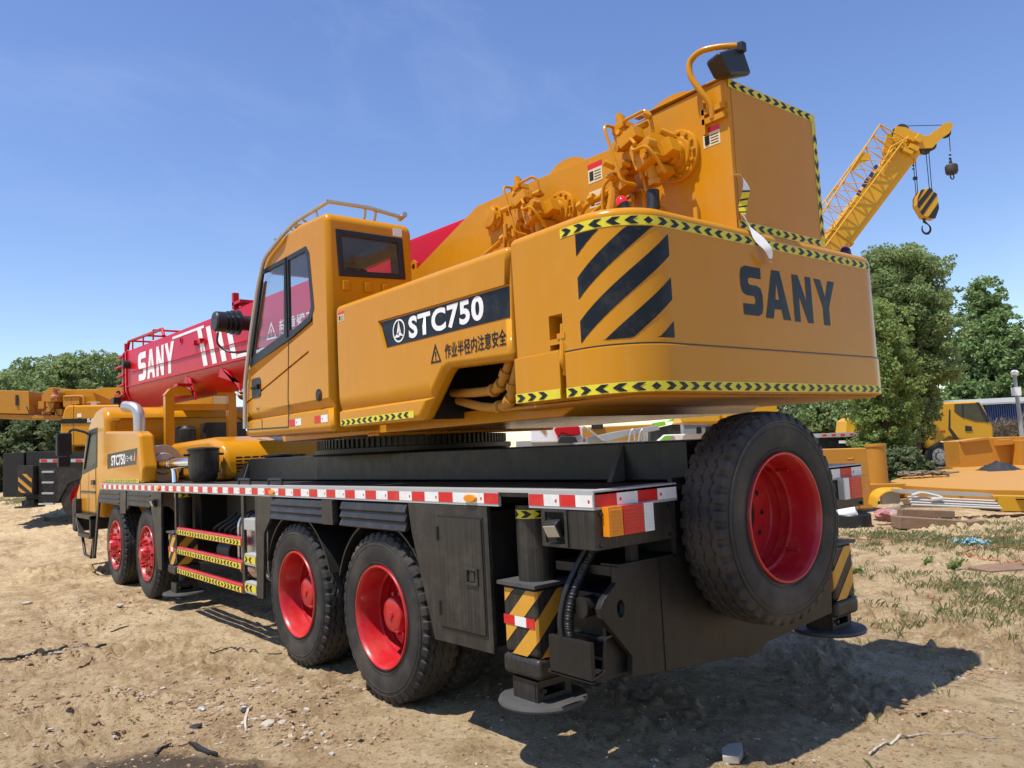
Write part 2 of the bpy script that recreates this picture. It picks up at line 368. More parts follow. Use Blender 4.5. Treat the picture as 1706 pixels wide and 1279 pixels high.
def chevron_tape(parent,F,length,h,pitch=None,name='chevron_tape',phase=0,seg=None,eps=.002,mats=('tape_y','tape_k')):
    """F(s,w,eps): point s metres along the tape, w metres across"""
    mb=MB(); pitch=pitch or h*1.8; n=seg or max(2,int(length/.06)); pat='>>>o<<<o' 
    pat='>>><<<o'
    for i in range(n):
        a,b=length*i/n,length*(i+1)/n
        mb.quad(F(a,0,eps),F(b,0,eps),F(b,h,eps),F(a,h,eps),0)
    k=int(length/pitch)
    for i in range(k):
        c=pat[(i+phase)%7]; s0=i*pitch+.05*pitch
        if c=='o': sh=[(.2,.5),(.5,.12),(.8,.5),(.5,.88)]
        elif c=='>': sh=CHEV
        else: sh=[(1-a,b) for a,b in CHEV][::-1]
        mb.poly([F(s0+a*pitch,b*h,eps*2) for a,b in sh],1)
    return mb.build(name,list(mats),parent,smooth=False)
def redwhite(parent,F,length,h,unit=.125,name='reflective_tape',first=1,eps=.002):
    mb=MB(); s=0; i=first
    while s<length-.01:
        e=min(length,s+unit)
        mb.quad(F(s,0,eps),F(e,0,eps),F(e,h,eps),F(s,h,eps),i%2)
        if i%2==0 and e-s>.1: 
            a=s+.02; mb.quad(F(a,.35*h,eps*1.6),F(a+.014,.35*h,eps*1.6),F(a+.014,.6*h,eps*1.6),F(a,.6*h,eps*1.6),1)
        s=e; i+=1
    return mb.build(name,['tape_w','tape_r'],parent,smooth=False)
def bez(p,n=10):
    """smooth path through points (Catmull-Rom)"""
    P=[Vector(q) for q in p]; P=[P[0]*2-P[1]]+P+[P[-1]*2-P[-2]]; o=[]
    for i in range(1,len(P)-2):
        for k in range(n):
            t=k/n; a,b,c,d=P[i-1],P[i],P[i+1],P[i+2]
            o.append(.5*((2*b)+(c-a)*t+(2*a-5*b+4*c-d)*t*t+(3*b-a-3*c+d)*t**3))
    o.append(P[-2]); return o
def bent(p,r=.03,n=4):
    """straight runs with small rounded corners"""
    P=[Vector(q) for q in p]; o=[P[0]]
    for i in range(1,len(P)-1):
        a,b,c=P[i-1],P[i],P[i+1]; d1=(a-b); d2=(c-b); k=min(r,d1.length*.45,d2.length*.45); s=b+d1.normalized()*k; e=b+d2.normalized()*k
        for j in range(n+1):
            t=j/n; o.append(s*(1-t)**2+b*2*t*(1-t)+e*t*t)
    o.append(P[-1]); return o
def arc(cx,cy,r,a0,a1,n):
    return [(cx+r*math.cos(R(a0+(a1-a0)*i/n)),cy+r*math.sin(R(a0+(a1-a0)*i/n))) for i in range(n+1)]

# ---------------------------------------------------------------- ground
def vnoise(x,y,seed):
    rng=np.random.RandomState(seed); T=rng.rand(256,256)
    xi=np.floor(x).astype(int); yi=np.floor(y).astype(int); fx=x-xi; fy=y-yi
    fx=fx*fx*(3-2*fx); fy=fy*fy*(3-2*fy)
    a=T[xi&255,yi&255]; b=T[(xi+1)&255,yi&255]; c=T[xi&255,(yi+1)&255]; d=T[(xi+1)&255,(yi+1)&255]
    return (a*(1-fx)+b*fx)*(1-fy)+(c*(1-fx)+d*fx)*fy
def sstep(a,b,x):
    t=np.clip((x-a)/(b-a),0,1); return t*t*(3-2*t)
def gh(x,y):
    x=np.asarray(x,float); y=np.asarray(y,float)
    h=.85*sstep(13.5,27,y+.25*np.minimum(x,0))*(1-sstep(2,12,x))      # the yard rises beyond the cab
    d=np.hypot(x-CAM.x,y-CAM.y)
    n=(vnoise(x*.6+9,y*.6+3,1)-.5)*.07+(vnoise(x*1.7,y*1.7,2)-.5)*.024+(vnoise(x*4.1,y*4.1,3)-.5)*.012
    n+=(vnoise(x*11,y*11,4)-.5)*.013+(vnoise(x*27,y*27,5)-.5)*.013+(vnoise(x*61,y*61,8)-.5)*.008
    rd=lambda s,k:1-np.abs(2*vnoise(x*s+3*k,y*s,20+k)-1)
    n+=(rd(2.6,1)-.5)*.010*vnoise(x*.7,y*.7,31)+(rd(6.5,2)-.5)*.012*vnoise(x*1.3+5,y*1.3,32)+(rd(15,3)-.5)*.008
    n+=(vnoise(x*5.5+2,y*.55,33)-.5)*.022*(1-sstep(-1.6,-1.2,x))
    tr=np.exp(-((x+2.9+.25*np.sin(y*.25))/.14)**2)+np.exp(-((x+4.6+.2*np.sin(y*.3+1))/.14)**2)
    n+=-.018*tr+tr*.010*(np.sin(y*34+np.abs(((x+2.9)*9)%2-1)*3)>.2)
    cl=vnoise(x*1.6+40,y*1.6,6)*vnoise(x*17,y*17,7)
    n+=np.clip(cl-.34,0,1)*.20+np.clip(vnoise(x*1.1+7,y*1.1,9)*vnoise(x*33,y*33,10)-.45,0,1)*.06
    ru=np.exp(-((x+1.75+.10*np.sin(y*.7))/.16)**2)*.0-np.exp(-((x+2.35)/.2)**2)*.03
    n=n+ru
    under=np.exp(-(np.maximum(np.abs(x)-1.1,0)/.35)**2)*sstep(-1.0,.8,y)*(1-sstep(11,12.5,y))
    for yw in (10.40,8.62,3.75,2.28): n=n+.035*np.exp(-((x+1.2)/.30)**2-((np.abs(y-yw)-.33)/.13)**2)*(.5+vnoise(x*9,y*9,41))
    return h+(n-.012)*(1-.65*under)*np.where(d>60,.3,1)
def make_ground():
    nr=560; na=820; r=1.1*(900/1.1)**(np.linspace(0,1,nr)**1.12)
    th0=math.atan2(FW.y,FW.x); a1=np.linspace(-R(42),R(42),na); a2=np.linspace(R(42),R(318),60)[1:-1]
    a=np.concatenate([a1,a2])+th0; n=len(a)
    X=CAM.x+r[:,None]*np.cos(a)[None]; Y=CAM.y+r[:,None]*np.sin(a)[None]; Z=gh(X,Y)
    co=np.stack([X,Y,Z],-1).reshape(-1,3); co=np.vstack([co,[[CAM.x,CAM.y,float(gh(CAM.x,CAM.y))]]])
    i=np.arange(nr-1)[:,None]*n; j=np.arange(n)[None]; j2=(j+1)%n
    q=np.stack([i+j,i+n+j,i+n+j2,i+j2],-1).reshape(-1,4)
    c=len(co)-1; tri=np.stack([np.full(n,c),np.arange(n),(np.arange(n)+1)%n],-1)
    me=bpy.data.meshes.new('ground'); me.vertices.add(len(co)); me.vertices.foreach_set('co',co.astype(np.float32).ravel())
    loops=np.concatenate([q.ravel(),tri.ravel()]); me.loops.add(len(loops)); me.loops.foreach_set('vertex_index',loops.astype(np.int32))
    st=np.concatenate([np.arange(len(q))*4,len(q)*4+np.arange(len(tri))*3]); me.polygons.add(len(st)); me.polygons.foreach_set('loop_start',st.astype(np.int32))
    me.update(calc_edges=True); me.validate(); me.materials.append(M['ground']); me.shade_smooth()
    o=bpy.data.objects.new('ground',me); COL.objects.link(o); o['kind']='structure'
    return o
make_ground()
def gz(x,y): return float(gh(np.array([x]),np.array([y]))[0])
# ---------------------------------------------------------------- the big truck crane
W=1.375
crane=thing('truck_crane','large yellow truck crane with red boom and spare wheel on its tail','truck crane',(0,5.5,0),world=True)
# tyre, rims
def tyre_mesh():
    seg=320; xs=np.linspace(-.130,.130,37)
    prof=[(-.125,.360),(-.140,.375),(-.152,.42),(-.157,.49),(-.154,.535),(-.1465,.566),(-.140,.590)]
    left=prof; right=[(-x,r) for x,r in prof[::-1]]
    P=left+[(x,.604+.011*(1-(x/.13)**2)) for x in xs]+right
    th=np.arange(seg)/seg*2*math.pi; k=len(P); X=np.zeros((k,seg)); Rr=np.zeros((k,seg)); per=(np.arange(seg)*40/seg)%1
    tri=np.abs(per*2-1)*2-1
    for i,(x,r) in enumerate(P):
        rr=np.full(seg,r); xx=np.full(seg,x)
        if abs(x)<=.131 and r>.6:
            for g in (-.066,0,.066):
                rr=np.where(np.abs(x-(g+.011*tri))<.0062,r-.013,rr)
            if abs(x)>.098: rr=np.where((per+(.5 if x>0 else 0))%1<.34,r-.018,rr)
        elif r>.58: 
            s=(per+(.5 if x>0 else 0))%1<.34; rr=np.where(s,r-.010,rr); xx=np.where(s,x*.93,xx)
        elif r>.56:
            s=(per+(.5 if x>0 else 0))%1<.34; xx=np.where(s,x*.965,xx)
        X[i]=xx; Rr[i]=rr
    co=np.stack([X,Rr*np.cos(th),Rr*np.sin(th)],-1).reshape(-1,3)
    mb=MB(); mb.v=[tuple(c) for c in co]
    for i in range(k-1):
        for j in range(seg):
            j2=(j+1)%seg; mb.f.append((i*seg+j,(i+1)*seg+j,(i+1)*seg+j2,i*seg+j2)); mb.mi.append(0)
    # raised sidewall rings
    for r in (.392,.548,.52):
        mb.lathe([(-.156,r-.004),(-.1585,r),(-.156,r+.004)],(0,0,0),(1,0,0),64)
    return mb
def rim_dish(bars=()):
    mb=MB()
    mb.lathe([(-.125,.392),(-.148,.397),(-.158,.392),(-.158,.382),(-.146,.372),(-.128,.366),(-.09,.358),(-.06,.35),(.02,.346),(.03,.340),(.09,.338),(.10,.332),(.135,.33),(.150,.318),(.155,.29),(.150,.20),(.150,.145),(.16,.14)],(0,0,0),(1,0,0),64)
    for q in (.015,.075): mb.lathe([(q,.348),(q+.006,.328),(q+.018,.328),(q+.024,.346)],(0,0,0),(1,0,0),64)
    for a in bars: mb.obox((.02,.338*math.cos(a),.338*math.sin(a)),(.17,.016,.016),Matrix.Rotation(a,3,'X'))
    return mb
def hub_mesh(kind):
    mb=MB()
    if kind=='drive':
        mb.lathe([(.16,.19),(.05,.165),(.035,.155),(.03,.135),(-.035,.132),(-.055,.12),(-.062,.10),(-.064,.03),(-.075,.028),(-.076,.0)],(0,0,0),(1,0,0),40)
        for k in range(10):
            a=k*math.pi/5; mb.cyl((.04,.148*math.cos(a),.148*math.sin(a)),(-.006,.148*math.cos(a),.148*math.sin(a)),.018,n=6)
        for k in range(10):
            a=k*math.pi/5+.3; mb.cyl((.15,.235*math.cos(a),.235*math.sin(a)),(.10,.235*math.cos(a),.235*math.sin(a)),.02,n=6)
        mb.obox((.10,-.02,-.16),(.09,.09,.16),Matrix.Identity(3))
    else:
        mb.lathe([(-.09,.13),(-.16,.125),(-.17,.115),(-.21,.085),(-.235,.075),(-.238,0)],(0,0,0),(1,0,0),32)
        for k in range(10):
            a=k*math.pi/5; c,s=math.cos(a),math.sin(a)
            mb.cyl((-.14,.168*c,.168*s),(-.195,.168*c,.168*s),.021,n=6); mb.cyl((-.19,.168*c,.168*s),(-.225,.168*c,.168*s),.012,n=8)
    return mb
def rim_convex():
    mb=MB()
    mb.lathe([(-.125,.392),(-.148,.397),(-.158,.392),(-.158,.382),(-.146,.372),(-.128,.366),(-.09,.352),(-.07,.345),(-.075,.335),(-.10,.325),(-.135,.29),(-.150,.25),(-.158,.215),(-.160,.12),(-.10,.11)],(0,0,0),(1,0,0),64,0)
    for k in range(10):
        a=k*math.pi/5+.31; c,s=math.cos(a),math.sin(a); r=.283
        u=Vector((0,-s,c)); d=Vector((-.62,.38*c,.38*s)).normalized(); v=d.cross(u)
        o=Vector((-.1415,r*c,r*s)); vs=[o+(u*math.cos(q)*.030+v*math.sin(q)*.030) for q in [i*math.pi/8 for i in range(16)]]
        mb.lathe([(-.002,.034),(-.008,.031),(-.002,.027)],o,-d,16,0); mb.add(vs,[tuple(range(16))],1)
    return mb
def shrink(mb,k=.938):
    mb.v=[(x,y*k,z*k) for x,y,z in mb.v]; return mb
def make_wheel(kind,parent,loc,rotz=0,label=None):
    if kind=='front': wh=hub_mesh('front').build('wheel','red_rim',parent); rim=shrink(rim_convex()).build('rim',['red_rim','dark'],wh)
    elif kind=='drive': wh=hub_mesh('drive').build('wheel','red_rim',parent); rim=shrink(rim_dish()).build('rim','red_rim',wh)
    else:
        mb=MB(); 
        mb.lathe([(.150,.145),(.156,.142)],(0,0,0),(1,0,0),40,0); mb.lathe([(.158,.143),(.158,0)],(0,0,0),(1,0,0),40,1)
        for k in range(10):
            a=k*math.pi/5; mb.lathe([(.147,.017),(.147,0)],(0,.205*math.cos(a),.205*math.sin(a)),(1,0,0),12,1)
        wh=mb.build('spare_wheel',['red_rim','dark'],parent); rim=shrink(rim_dish((.9,2.2,-.35,3.9))).build('rim','red_rim',wh)
        mb=MB(); mb.cyl((.145,.19,-.06),(.09,.19,-.06),.03,n=6); mb.build('wheel_nut','black_plain',wh)
    global TY
    if TY is None: TY=tyre_mesh().build('tyre','rubber',wh,ang=24)
    else:
        t=TY.copy(); COL.objects.link(t); t.parent=wh; t.name='tyre'
    wh.location=loc; wh.rotation_euler=(0,0,rotz)
    if label: wh['label']=label
    return wh
TY=None
ZC=.600
YW=(10.40,8.62,3.75,2.28)
xo=-W+.02+.157
wf=make_wheel('front',crane,(xo,YW[0],ZC)); wf2=copy_part(wf,crane); wf2.location.y=YW[1]
wd=make_wheel('drive',crane,(xo,YW[2],ZC)); wd2=copy_part(wd,crane); wd2.location.y=YW[3]; wd2.rotation_euler=(.5,0,0)
wf2.rotation_euler=(.35,0,0)
for src,ys in ((wf,YW[:2]),(wd,YW[2:])):
    for y in ys:
        c=copy_part(src,crane); c.location=(-xo,y,ZC); c.rotation_euler=(0,0,math.pi)
        if src is wd:
            for s in (-1,1):
                c=copy_part(src,crane); c.location=(s*.845,y,ZC); c.rotation_euler=(0,0,0 if s>0 else math.pi)
mb=MB()
for y in YW:
    mb=MB(); mb.cyl((-1.0,y,ZC),(1.0,y,ZC),.09,n=14); mb.lathe([(-.25,.1),(-.15,.2),(.15,.2),(.25,.1)],(0,y,ZC),(1,0,0),20)
    mb.build('axle','black',crane)
# chassis
mb=MB()
mb.prism([(.03,1.535),(.03,1.768),(6.85,1.80),(7.55,1.535)],'x',-.57,.57)
mb.build('turret_frame','black_clean',crane,bevel=.012)
mb=MB()
mb.box(-.55,.55,.1,11.2,.72,1.515); mb.box(-.62,.62,.08,.35,.60,1.515); mb.box(-.75,.75,5.2,7.2,.75,1.4); mb.box(-.9,.9,7.75,8.0,.5,1.5); mb.box(-1.05,1.05,4.45,4.52,.6,1.5)
mb.box(-.30,.30,7.0,12.3,.55,.8)
mb.build('chassis_frame','black_plain',crane,bevel=.01)
for s in (-1,1):   # gussets bracing the turret frame on the deck
    for y0 in (.52,6.9):
        mb=MB(); mb.prism([(s*.57,1.765),(s*.575,1.535),(s*.70,1.535)] if y0<1 else [(s*.57,1.74),(s*.575,1.535),(s*.64,1.535)],'y',y0,y0+.035)
        mb.build('gusset','steel',crane)
mb=MB(); mb.prism([(-.06,1.60),(-.06,1.79),(.22,1.79),(.22,1.60)],'y',-.135,-.105,holes=[arc(.10,1.695,.055,0,345,16)]); o=mb.build('towing_lug','black',crane); o.location.x=.10-.62+.25; 
# deck
mb=MB()
for s in (-1,1):
    mb.box(s*.575,s*1.365,.0,11.25,1.495,1.526)
deck=mb.build('deck','black_side',crane)
mb=MB()
mb.prism([(0,1.438),(.51,1.438),(.51,1.520),(.785,1.520),(.785,1.438),(11.27,1.438),(11.27,1.536),(0,1.536)],'x',-W,-W+.02)
mb.prism([(0,1.438),(11.27,1.438),(11.27,1.536),(0,1.536)],'x',W-.02,W)
for s in (-1,1):
    mb.box(s*(W-.022),s*.72,0,.02,1.438,1.5355)
    mb.box(s*(W-.021),s*(W-.14),.022,11.2,1.527,1.5345)
    mb.box(s*(W-.141),s*.72,.022,.12,1.527,1.5345)
strip=mb.build('edge_trim','silver',deck)
zt=1.452; ht=.062
for y_,l_,u_,f_ in ((.785,.139,.139,1),(.924,.163,.163,0),(1.087,10.1,.163,0)): redwhite(strip,lambda s,w,e:Vector((-W-e,y_+s,zt+w)),l_,ht,unit=u_,first=f_)
redwhite(strip,lambda s,w,e:Vector((-W-e,.005+s,zt+w)),.50,ht,first=0)
redwhite(strip,lambda s,w,e:Vector((-W+.01+s,-e,zt+w)),.64,ht,unit=.16,first=1)
redwhite(strip,lambda s,w,e:Vector((.74+s,-e,zt+w)),.62,ht,unit=.16,first=1)
for y in (1.05,4.15,7.9):
    mb=MB(); mb.prism([(y+.052*math.cos(a)*1.15,1.481+.024*math.sin(a)) for a in [k*math.pi/10 for k in range(20)]],'x',-W-.022,-W-.001); mb.build('marker_lamp','amber',strip,bevel=.006)
for y in (4.35,5.15):
    mb=MB(); mb.tube(bez([(-1.27,y-.16,1.53),(-1.27,y-.155,1.575),(-1.27,y-.13,1.59),(-1.27,y+.13,1.59),(-1.27,y+.155,1.575),(-1.27,y+.16,1.53)],5),.012); mb.build('grab_handle','black_plain',deck)
# rear: lamp boxes
for s in (-1,1):
    mb=MB(); mb.box(s*(W-.004),s*.735,.004,.42,1.232,1.436); lb=mb.build('lamp_box','black_side' if s<0 else 'black',crane,bevel=.006)
    for bx in (s*1.33,s*.80):
        for bz in (1.255,1.415): mb=MB(); mb.cyl((bx,.004,bz),(bx,-.010,bz),.011,n=6); mb.build('bolt','black_plain',lb)
    if s<0:
        c=MB(); c.box(-W-.02,-W+.10,.222,.372,1.255,1.42); cut(lb,c)
        mb=MB(); mb.prism([(.200,1.236),(.392,1.236),(.392,1.434),(.200,1.434)],'x',-W-.008,-W-.001,holes=[[(.222,1.255),(.372,1.255),(.372,1.42),(.222,1.42)]]); mb.build('lamp_surround','black_side',lb,bevel=.003)
        Rm=Matrix.Rotation(R(-28),3,'Y')@Matrix.Rotation(R(8),3,'Z')
        mb=MB(); mb.obox((-W-.012,.297,1.335),(.055,.105,.09),Rm); wl=mb.build('work_lamp','black_plain',lb,bevel=.012)
        mb=MB(); mb.obox(Vector((-W-.012,.297,1.335))+Rm@Vector((-.0285,0,0)),(.004,.085,.07),Rm); mb.build('lamp_glass','lens_g',wl,bevel=.004)
    x0=-1.318 if s<0 else 1.02
    cols=[('amber',0,.105),('lens_r',.110,.265),('lens_w',.270,.345)]
    if s>0: cols=[('lens_w',0,.075),('lens_r',.08,.235),('amber',.24,.345)]
    for mt,a,b in cols:
        mb=MB(); mb.box(x0+a,x0+b,-.045,.002,1.300,1.45)
        for k in range(7): mb.box(x0+a+.010,x0+b-.010,-.048,-.044,1.312+k*.019,1.322+k*.019)
        mb.build('tail_lamp',mt,lb,bevel=.005)
# tail plate behind the spare wheel
mb=MB()
pl=[(-1.206,1.128),(-1.205,1.05),(-1.31,.975),(-1.335,.935),(-1.325,.885),(-1.12,.66),(-1.13,.555),(-.86,.530),(-.22,.475),(-.12,.45),(.02,.455),(.05,.48),(.10,.50),(.87,.545),(.90,.80),(.91,1.0),(.91,1.128)]
pl=[p for i,p in enumerate(pl) if i==0 or p!=pl[i-1]]
mb.prism(pl,'y',.035,.075,holes=[[(-1.185+.026*math.cos(a),.915+.045*math.sin(a)) for a in [k*math.pi/9 for k in range(18)]]])
tp=mb.build('tail_plate','black',crane,bevel=.006)
mb=MB(); mb.box(-.868,-.862,.030,.0355,.535,1.125); mb.box(-1.206,.91,.075,.5,1.08,1.128); mb.box(-.72,.72,.03,.06,1.13,1.56); mb.build('tail_stiffener','black',tp)
mb=MB(); mb.box(-.2,.0,.022,.06,1.1,1.5); mb.build('spare_wheel_bracket','black',crane)
sp=make_wheel('spare',crane,(-.145,-.165,1.302),math.pi/2,'spare wheel with dished red rim bolted upright on the tail')
# outrigger beam boxes at the tail, with cross tube
mb=MB()
mb.box(-1.20,.9,.14,.48,.64,.98); ob=mb.build('outrigger_beam','black',crane,bevel=.01)
mb=MB(); mb.cyl((-1.30,.22,.915),(-1.05,.22,.915),.055,n=20); mb.cyl((-1.07,.22,.915),(-.6,.22,.915),.048,n=16); mb.build('cross_tube','black',ob)
mb=MB()
mb.box(-1.36,-1.33,.10,.42,.56,.76); mb.box(-1.36,-1.06,.10,.44,.555,.575); mb.prism([(-1.36,.575),(-1.06,.575),(-1.06,.64),(-1.19,.77),(-1.25,.76),(-1.27,.575+.03)],'y',.095,.115); mb.box(-1.24,-1.10,.12,.42,.74,.76)
mb.build('beam_end_bracket','black',ob,bevel=.004)
mb=MB()
for k,(dx,dy) in enumerate(((0,0),(.03,.015),(-.012,.05))):
    mb.tube(bez([(-1.16+dx,.20+dy,1.24),(-1.22+dx,.24+dy,1.13),(-1.30+dx,.27+dy,.98),(-1.335+dx,.28+dy,.84),(-1.33+dx,.27+dy,.74),(-1.29+dx,.26+dy,.70),(-1.21+dx,.25+dy,.70)],8),.017,10)
mb.build('hydraulic_hose','black_plain',crane)
mb=MB()
for k in range(26):
    t=k/25; P=bez([(-1.16,.20,1.24),(-1.22,.24,1.13),(-1.30,.27,.98),(-1.335,.28,.84),(-1.33,.27,.74)],9)[int(t*35)]
    mb.lathe([(-.006,.0205),(0,.023),(.006,.0205)],P,(.25,-.05,1),10)
mb.build('hose_guard','black_plain',crane)
mb=MB(); mb.box(-1.06,-1.0,.06,.10,1.13,1.24); mb.box(-1.19,-.75,.03,.16,1.128,1.14); mb.build('lamp_box_bracket','black',crane)
# outrigger jacks
def jack(x,y,zpad=.275,zs=1.0,full=True):
    mb=MB(); mb.cyl((x,y,zs-.02),(x,y,1.44),.105,n=28); j=mb.build('outrigger_jack','black_side',crane)
    F=lambda s,w,e:Vector((x+(.105+e)*math.cos(math.pi*.75+s/.105),y+(.105+e)*math.sin(math.pi*.75+s/.105),1.365+w))
    chevron_tape(j,F,.50,.05,.085,seg=20)
    hx,hy=.145,.15
    mb=MB(); mb.box(x-hx,x+hx,y-hy,y+hy,zs-.40,zs-.012); sl=mb.build('jack_sleeve','black_side',j,bevel=.03,seg=3)
    mb=MB(); mb.box(x-hx-.02,x+hx+.02,y-hy-.02,y+hy+.02,zs-.012,zs+.008); mb.build('sleeve_cap','steel',sl)
    mb=MB(); mb.box(x-hx-.012,x+hx+.012,y-hy-.012,y+hy+.012,zs-.515,zs-.40); mb.build('sleeve_collar','black_side',sl,bevel=.03,seg=3)
    # hazard stripes wrapped round the two visible faces
    mb=MB(); z0,z1=zs-.395,zs-.03; tot=2*hy+2*hx
    def F2(s,w,e=.003):
        if s<2*hy: return Vector((x-hx-e,y+hy-s,z0+w))
        return Vector((x-hx+(s-2*hy),y-hy-e,z0+w))
    n=30; H=z1-z0
    s0,s1=.028,tot-.028
    for c in (-.43,-.20,.03,.26):
        mb=MB()
        for k in range(n):
            a,b=s0+(s1-s0)*k/n,s0+(s1-s0)*(k+1)/n
            if abs(a-2*hy)<.03 or abs(b-2*hy)<.03:
                pass
            def lo(s): return min(H,max(0,(c)+s*.95))
            def hi(s): return min(H,max(0,(c+.125)+s*.95))
            if hi(a)-lo(a)<1e-5 and hi(b)-lo(b)<1e-5: continue
            mb.poly([F2(a,lo(a)),F2(b,lo(b)),F2(b,hi(b)),F2(a,hi(a))] if hi(a)-lo(a)>1e-5 and hi(b)-lo(b)>1e-5 else ([F2(a,lo(a)),F2(b,lo(b)),F2(b,hi(b))] if hi(b)-lo(b)>1e-5 else [F2(a,lo(a)),F2(b,lo(b)),F2(a,hi(a))]))
        if mb.f: mb.build('hazard_stripe','hazard_yellow',sl,smooth=False)
    redwhite(sl,lambda s,w,e:Vector((x-hx-.004-e,y+hy-.015-s,zs-.235+w)),.275,.055,unit=.10,first=1)
    mb=MB(); mb.cyl((x,y,zpad+.06),(x,y,zs-.42),.062,n=20)
    mb.build('jack_rod','chrome' if not full else 'black',j)
    mb=MB(); mb.lathe([(0,.0),(0,.252),(.012,.258),(.026,.252),(.030,.24),(.03,0)],(x,y,zpad-.03),(0,0,1),44); fp=mb.build('foot_plate','steel',j)
    mb=MB(); zpad-=.0
    for s in (-1,1): mb.prism([(x-.13,zpad),(x+.13,zpad),(x+.13,zpad+.115),(x-.13,zpad+.115)],'y',y+s*.10-.008,y+s*.10+.008,holes=[[(x-.08,zpad+.03),(x+.08,zpad+.03),(x+.08,zpad+.075),(x-.08,zpad+.075)]])
    mb.prism([(x-.13,zpad+.10),(x-.055,zpad+.135),(x+.055,zpad+.135),(x+.13,zpad+.10),(x+.13,zpad+.115),(x-.13,zpad+.115)],'y',y-.10,y+.10)
    mb.box(x-.131,x-.115,y-.09,y+.09,zpad,zpad+.11); mb.box(x+.115,x+.131,y-.09,y+.09,zpad,zpad+.11)
    mb.cyl((x-.09,y-.13,zpad+.06),(x-.09,y+.13,zpad+.06),.014,n=10)
    mb.build('foot_bracket','black_side',fp,bevel=.004)
    return j
jack(-1.205,.675,.355)
jack(1.24,.28,.36,.97)
jack(-1.19,7.50,.20,.94)
jack(1.20,7.50,.20,.94)
# left skirts and fenders
def panel(name,pts,x0=-W,x1=-W+.03,mat='black_side',bev=.004,par=None): 
    mb=MB(); mb.prism(pts,'x',x0,x1); return mb.build(name,mat,par or crane,bevel=bev)
panel('fender_post',[(4.571,1.436),(4.16,1.436),(4.235,1.229),(4.386,1.095),(4.445,.481),(4.572,.476)])
for i,(pts) in enumerate(([(4.20,1.433),(2.90,1.433),(2.90,1.245),(3.10,1.235),(4.215,1.232)],[(2.80,1.433),(1.82,1.433),(1.762,1.245),(2.885,1.240)])):
    f=MB(); y1,y0=pts[0][0],pts[1][0]
    f.prism([(-W+.03,1.433),(-W+.005,1.42),(-W-.012,1.37),(-W+.004,1.355),(-W-.016,1.31),(-W+.002,1.295),(-W-.02,1.245),(-W-.012,1.236),(-W+.03,1.25)],'y',y0,y1)
    f.build('fender','black_side',crane,bevel=.003)
panel('fender_rib',[(2.817,1.432),(2.905,1.432),(2.90,1.238),(3.093,1.236),(3.09,1.432)],-W-.024,-W+.0)
mb=MB()
for y in (3.75,2.28):
    mb.prism(arc(y,.60,.70,20,160,20)+arc(y,.60,.685,160,20,20),'x',-W+.035,-.70)
mb.build('wheel_arch','black',crane)
lk=panel('locker',[(1.80,1.434),(.903,1.434),(.896,.575),(1.525,.565),(1.763,1.24)],-W,-W+.03)
mb=MB(); mb.prism([(1.45,1.40),(.93,1.40),(.93,.60),(1.45,.60)],'x',-W+.031,-.82); mb.build('locker_body','black',lk)
mb=MB(); mb.prism([(1.418,1.355),(.960,1.355),(.957,.670),(1.424,.666)],'x',-W-.010,-W-.001); dr=mb.build('locker_door','black_side',lk,bevel=.004)
for hz_ in (1.25,.78):
    mb=MB(); mb.cyl((-W-.012,1.432,hz_-.045),(-W-.012,1.432,hz_+.045),.010,n=8); mb.build('hinge','black_plain',lk)
mb=MB(); mb.prism([(1.432,1.369),(.946,1.369),(.943,.656),(1.438,.652)],'x',-W-.004,-W-.0005,holes=[[(1.424,1.361),(.954,1.361),(.951,.664),(1.430,.660)]]); mb.build('door_seal','black_plain',lk)
mb=MB(); mb.prism([(1.125,1.062),(1.0,1.062),(1.0,.956),(1.125,.956)],'x',-W-.022,-W-.0105,holes=[[(1.108,1.045),(1.017,1.045),(1.017,.973),(1.108,.973)]]); mb.obox((-W-.012,1.062,1.008),(.008,.04,.055),Matrix.Identity(3)); mb.build('latch','black_side',dr,bevel=.003)
# front fender
panel('front_fender',[(11.34,1.436),(7.805,1.436),(7.817,.446),(7.994,.45),(8.10,.9),(8.287,1.231),(9.46,1.222),(9.575,1.152),(9.945,1.152),(10.04,1.207),(11.405,1.223),(11.79,.33),(11.86,.33),(11.50,1.30)])
mb=MB(); mb.prism([(9.575,1.43),(9.945,1.43),(9.925,1.10),(9.60,1.10)],'x',-W-.012,-W-.001)
for z in (1.40,1.33,1.26):
    for a,b in ((8.3,9.5),(10.0,11.3)): mb.prism([(-W-.001,z),(-W-.012,z-.02),(-W-.001,z-.04)],'y',a,b)
mb.build('fender_rib','black_side',crane,bevel=.003)
mb=MB(); mb.obox((-W-.02,8.05,1.29),(.05,.12,.10),Matrix.Rotation(R(-20),3,'Y')); sl=mb.build('side_lamp','black_plain',crane,bevel=.01)
mb=MB(); mb.obox((-W-.052,8.05,1.285),(.006,.09,.07),Matrix.Rotation(R(-20),3,'Y')); mb.build('lamp_glass','lens_g',sl)
